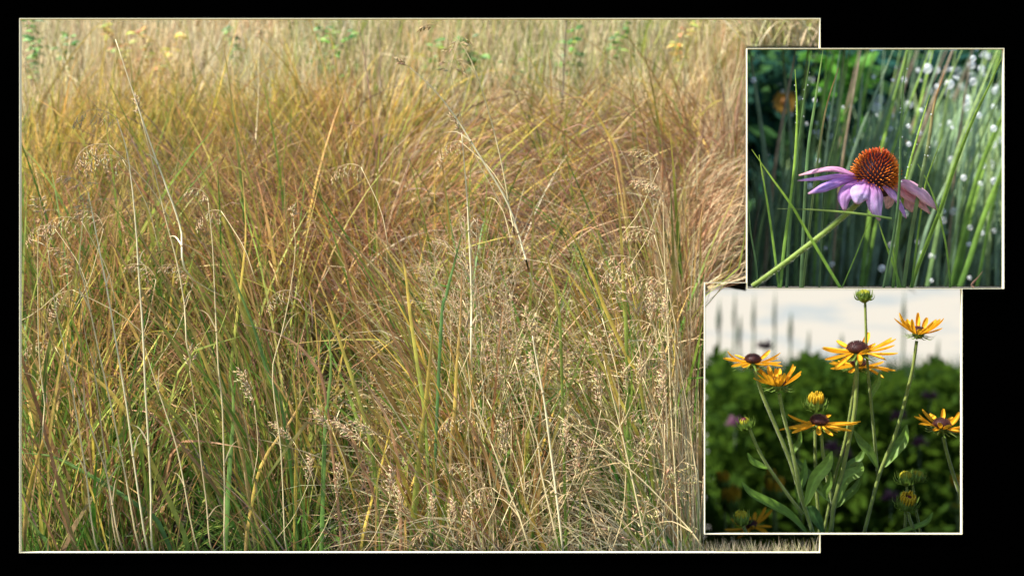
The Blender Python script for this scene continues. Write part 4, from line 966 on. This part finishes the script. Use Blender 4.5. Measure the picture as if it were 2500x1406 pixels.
# plant G: cluster of buds lower right
G_ = yplant(2232, 'low plant in the lower right with three closing buds, one showing a dark disc')
ystem(G_, [(2214, 1185), (2212, 1240), (2208, 1303)], 7, Y=YY + .012)
ystem(G_, [(2228, 1183), (2236, 1240), (2248, 1303)], 7, Y=YY + .014)
ystem(G_, [(2217, 1250), (2224, 1275), (2235, 1303)], 9)
bud(G_, 2212, 1168, 28, (-.1, -.2, 1), Y=YY + .01, seed=51, yellow=.2)
bud(G_, 2240, 1163, 24, (.25, -.2, 1), Y=YY + .014, seed=52, yellow=.15)
bud(G_, 2214, 1228, 32, (.05, -.75, 1), Y=YY - .004, seed=53, yellow=.6, disc=True)
yleaf(G_, [(2277, 1250), (2262, 1275), (2225, 1290), (2180, 1303)], 16, col=(.11, .22, .045), nrm=(0, -.6, .8))
# plant H: low bud at left
H_ = yplant(1822, 'single low green bud at the lower left of the yellow flowers')
ystem(H_, [(1812, 1276), (1817, 1290), (1823, 1303)], 9)
bud(H_, 1810, 1265, 28, (-.05, -.25, 1), seed=61, yellow=.25)
# blurred ones behind
Yb = 2.6
for (x, y, r, yl, l) in [(1764, 1178, 24, .9, 'blurred small yellow head near the left frame'), (1783, 1228, 34, 1.0, 'blurred orange yellow head below the small one at the left'), (1889, 1203, 34, 1.0, 'blurred orange head between the stems of the left plant'),
                         (1882, 1166, 20, .7, 'blurred yellow green bud above the orange head between the stems'), (2336, 1190, 24, 1.0, 'blurred orange head cut by the right frame'), (2333, 1242, 22, .2, 'blurred green bud at the lower right frame'), (1947, 1037, 22, .1, 'blurred green bud left of the wide middle head')]:
    q = yplant(x, l, Y=Yb, group='out of focus yellow coneflowers behind'); ystem(q, [(x, y + 8), (x + 4, (y + 1303) / 2), (x + 8, 1303)], 7, Y=Yb); bud(q, x, y, r, Y=Yb, seed=x, yellow=yl)
q = yplant(1850, 'blurred open yellow head lying low at the bottom left', Y=2.0, group='out of focus yellow coneflowers behind')
ystem(q, [(1838, 1290), (1842, 1303)], 7, Y=2.0); flower_head(q, 1835, 1283, 62, .25, 14, (-.3, -.2, 1), 12, Y=2.0, seed=71)

# thicket, reeds and sky behind the yellow flowers
def thick():
    Y = Rb.uniform(3.95, 4.8); px = Rb.uniform(1735, 2850)
    lim = 905 + 26 * math.sin(px * .021) + 14 * math.sin(px * .06) + (14 if px > 2200 else 0)
    return P(px, lim + (1400 - lim) * Rb.random(), Y)
leaf_soup('thicket', 28000, thick, .040, [(.058, .115, .013), (.050, .098, .012), (.066, .125, .013), (.048, .10, .016)], 'dark green blurred thicket behind the yellow coneflowers', M_thick)
n = 2000
Y = rng.uniform(4.2, 4.8, n); px = rng.uniform(1740, 2500, n); x = (px - 1250) / F * Y
zb_ = CAMZ + (703 - 1020) / F * Y; L = Y * rng.uniform(.02, .048, n); lx = rng.normal(size=n) * .08; ly = rng.normal(size=n) * .05
cols = np.array([(.05, .13, .03), (.04, .10, .03), (.07, .17, .03)]); c = cols[rng.integers(0, 3, n)]
ob, _ = blades_mesh('tall_green_grass', np.stack([x, Y, zb_], -1), L, np.arctan2(ly, lx), np.hypot(lx, ly), rng.uniform(0, .25, n), rng.uniform(.004, .010, n), c * .6, c * .6, c * .6, seg=4, clampx=False)
tag(ob, 'blurred upright green grass rising from the thicket', 'grass', kind='stuff')
for (x, t, w_, l) in [(1757, 725, 14, 'blurred reed nearest the left frame of the yellow flowers'), (1808, 770, 11, 'short blurred reed among the left group'), (1795, 700, 9, 'thin reed second from the left frame'), (1842, 715, 10, 'reed second from the right of the left group'), (1893, 705, 9, 'leaning reed at the right end of the left group'), (1932, 760, 12, 'dark seed spike standing alone against the pale sky'),
                      (2208, 706, 12, 'dark seed spike against the sky at the right'), (2055, 830, 14, 'low dark bush tip behind the largest head'), (2290, 850, 9, 'low blurred reed at the right'), (1975, 820, 9, 'low blurred reed in the middle')]:
    Yr = 4.6; b = P(x - 10, 960, Yr); top = P(x, t, Yr); top.z = min(top.z, CAMZ - .006)
    rt = empty('reed', b); tag(rt, l, 'reed', 'blurred reeds against the pale sky'); mb = MB()
    mb.tube(smooth_path([b, b.lerp(top, .5) + Vector((.004, 0, 0)), top], 8), [.006, .006, .005, .004, .004, .003, .003, .001], (.06, .11, .05), 6); mb.build('stem', M_stem, rt, b)
    mb = MB(); c = b.lerp(top, .72); dd = (top - b).normalized(); wr = w_ / F * Yr / 2
    mb.lathe(c - dd * .03, dd, [(.002, 0), (wr * .8, .02), (wr, .045), (wr * .6, .075), (.002, .10)], (.06, .09, .05), 10); mb.build('seed_spike', M_stem, rt, b)
    mb = MB()
    for k in range(4):
        s = Rb.choice([-1, 1]); q2 = b + Vector((s * Rb.uniform(.01, .03), 0, Rb.uniform(.06, .13)))
        mb.blade(smooth_path([b, b.lerp(q2, .5) + Vector((-s * .004, 0, 0)), q2], 8), [.008, .009, .008, .007, .006, .005, .003, .001], [(.05, .11, .04)] * 8, (0, -1, .1), .1)
    mb.build('leaves', M_leaf, rt, b)
for (x, y, l) in [(2030, 1095, 'blurred mauve flower below the largest head'), (2060, 1110, 'blurred mauve flower beside the one below the largest head'), (2195, 1020, 'blurred mauve flower behind the right fork'), (2245, 1085, 'blurred mauve flower left of the right frame head'), (2175, 1215, 'blurred mauve flower near the low buds'), (1868, 850, 'blurred mauve head among the reeds'), (2270, 970, 'faint mauve flower high at the right'), (1795, 1035, 'faint mauve flower behind the tilted bud')]:
    b = P(x, y + 60, 3.6); rt = empty('mauve_flower', b); tag(rt, l, 'flower', 'blurred mauve flowers in the thicket'); c = P(x, y, 3.6)
    mb = MB(); mb.tube([b, b.lerp(c, .5), c], .0016, (.05, .1, .03), 5); mb.build('stem', M_stem, rt, b)
    mb = MB()
    for k in range(26):
        a = Rb.uniform(0, 6.28); e = Rb.uniform(-.2, 1.2); d = Vector((math.cos(a) * math.cos(e), math.sin(a) * math.cos(e), math.sin(e))); mb.seed(c, d, .028, .0032, (.17, .07, .13))
    mb.build('flower_head', M_petal, rt, b)

def sky_mat():
    m, t, out = nt('pale_evening_sky'); N = t.nodes; L = t.links
    tc = N.new('ShaderNodeTexCoord'); mp = N.new('ShaderNodeMapping'); mp.inputs['Scale'].default_value = (1.2, 1, 6)
    no = N.new('ShaderNodeTexNoise'); no.inputs['Scale'].default_value = 2.4; no.inputs['Detail'].default_value = 3
    cr = N.new('ShaderNodeValToRGB'); e = cr.color_ramp.elements; e[0].position = .30; e[0].color = (.62, .72, .76, 1); e[1].position = .52; e[1].color = (1.0, .93, .80, 1)
    em = N.new('ShaderNodeEmission'); em.inputs[1].default_value = .45
    L.new(tc.outputs['Object'], mp.inputs[0]); L.new(mp.outputs[0], no.inputs[0]); L.new(no.outputs[0], cr.inputs[0]); L.new(cr.outputs[0], em.inputs[0]); L.new(em.outputs[0], out.inputs[0]); return m
mb = MB(); ysk = 5.5; V = []; nn = 24
for i in range(nn):                                            # gently curved sky backdrop
    a = i / (nn - 1); xx = .72 + 2.6 * a; yy = ysk + .0 - .25 * (a - .0) ** 2
    V += [(xx, yy, CAMZ - .98), (xx, yy, CAMZ + .01)]
mb.add(V, [(2 * i, 2 * i + 2, 2 * i + 3, 2 * i + 1) for i in range(nn - 1)], [(0, 0, 0)] * len(V))
tag(mb.build('sky', sky_mat()), kind='structure')
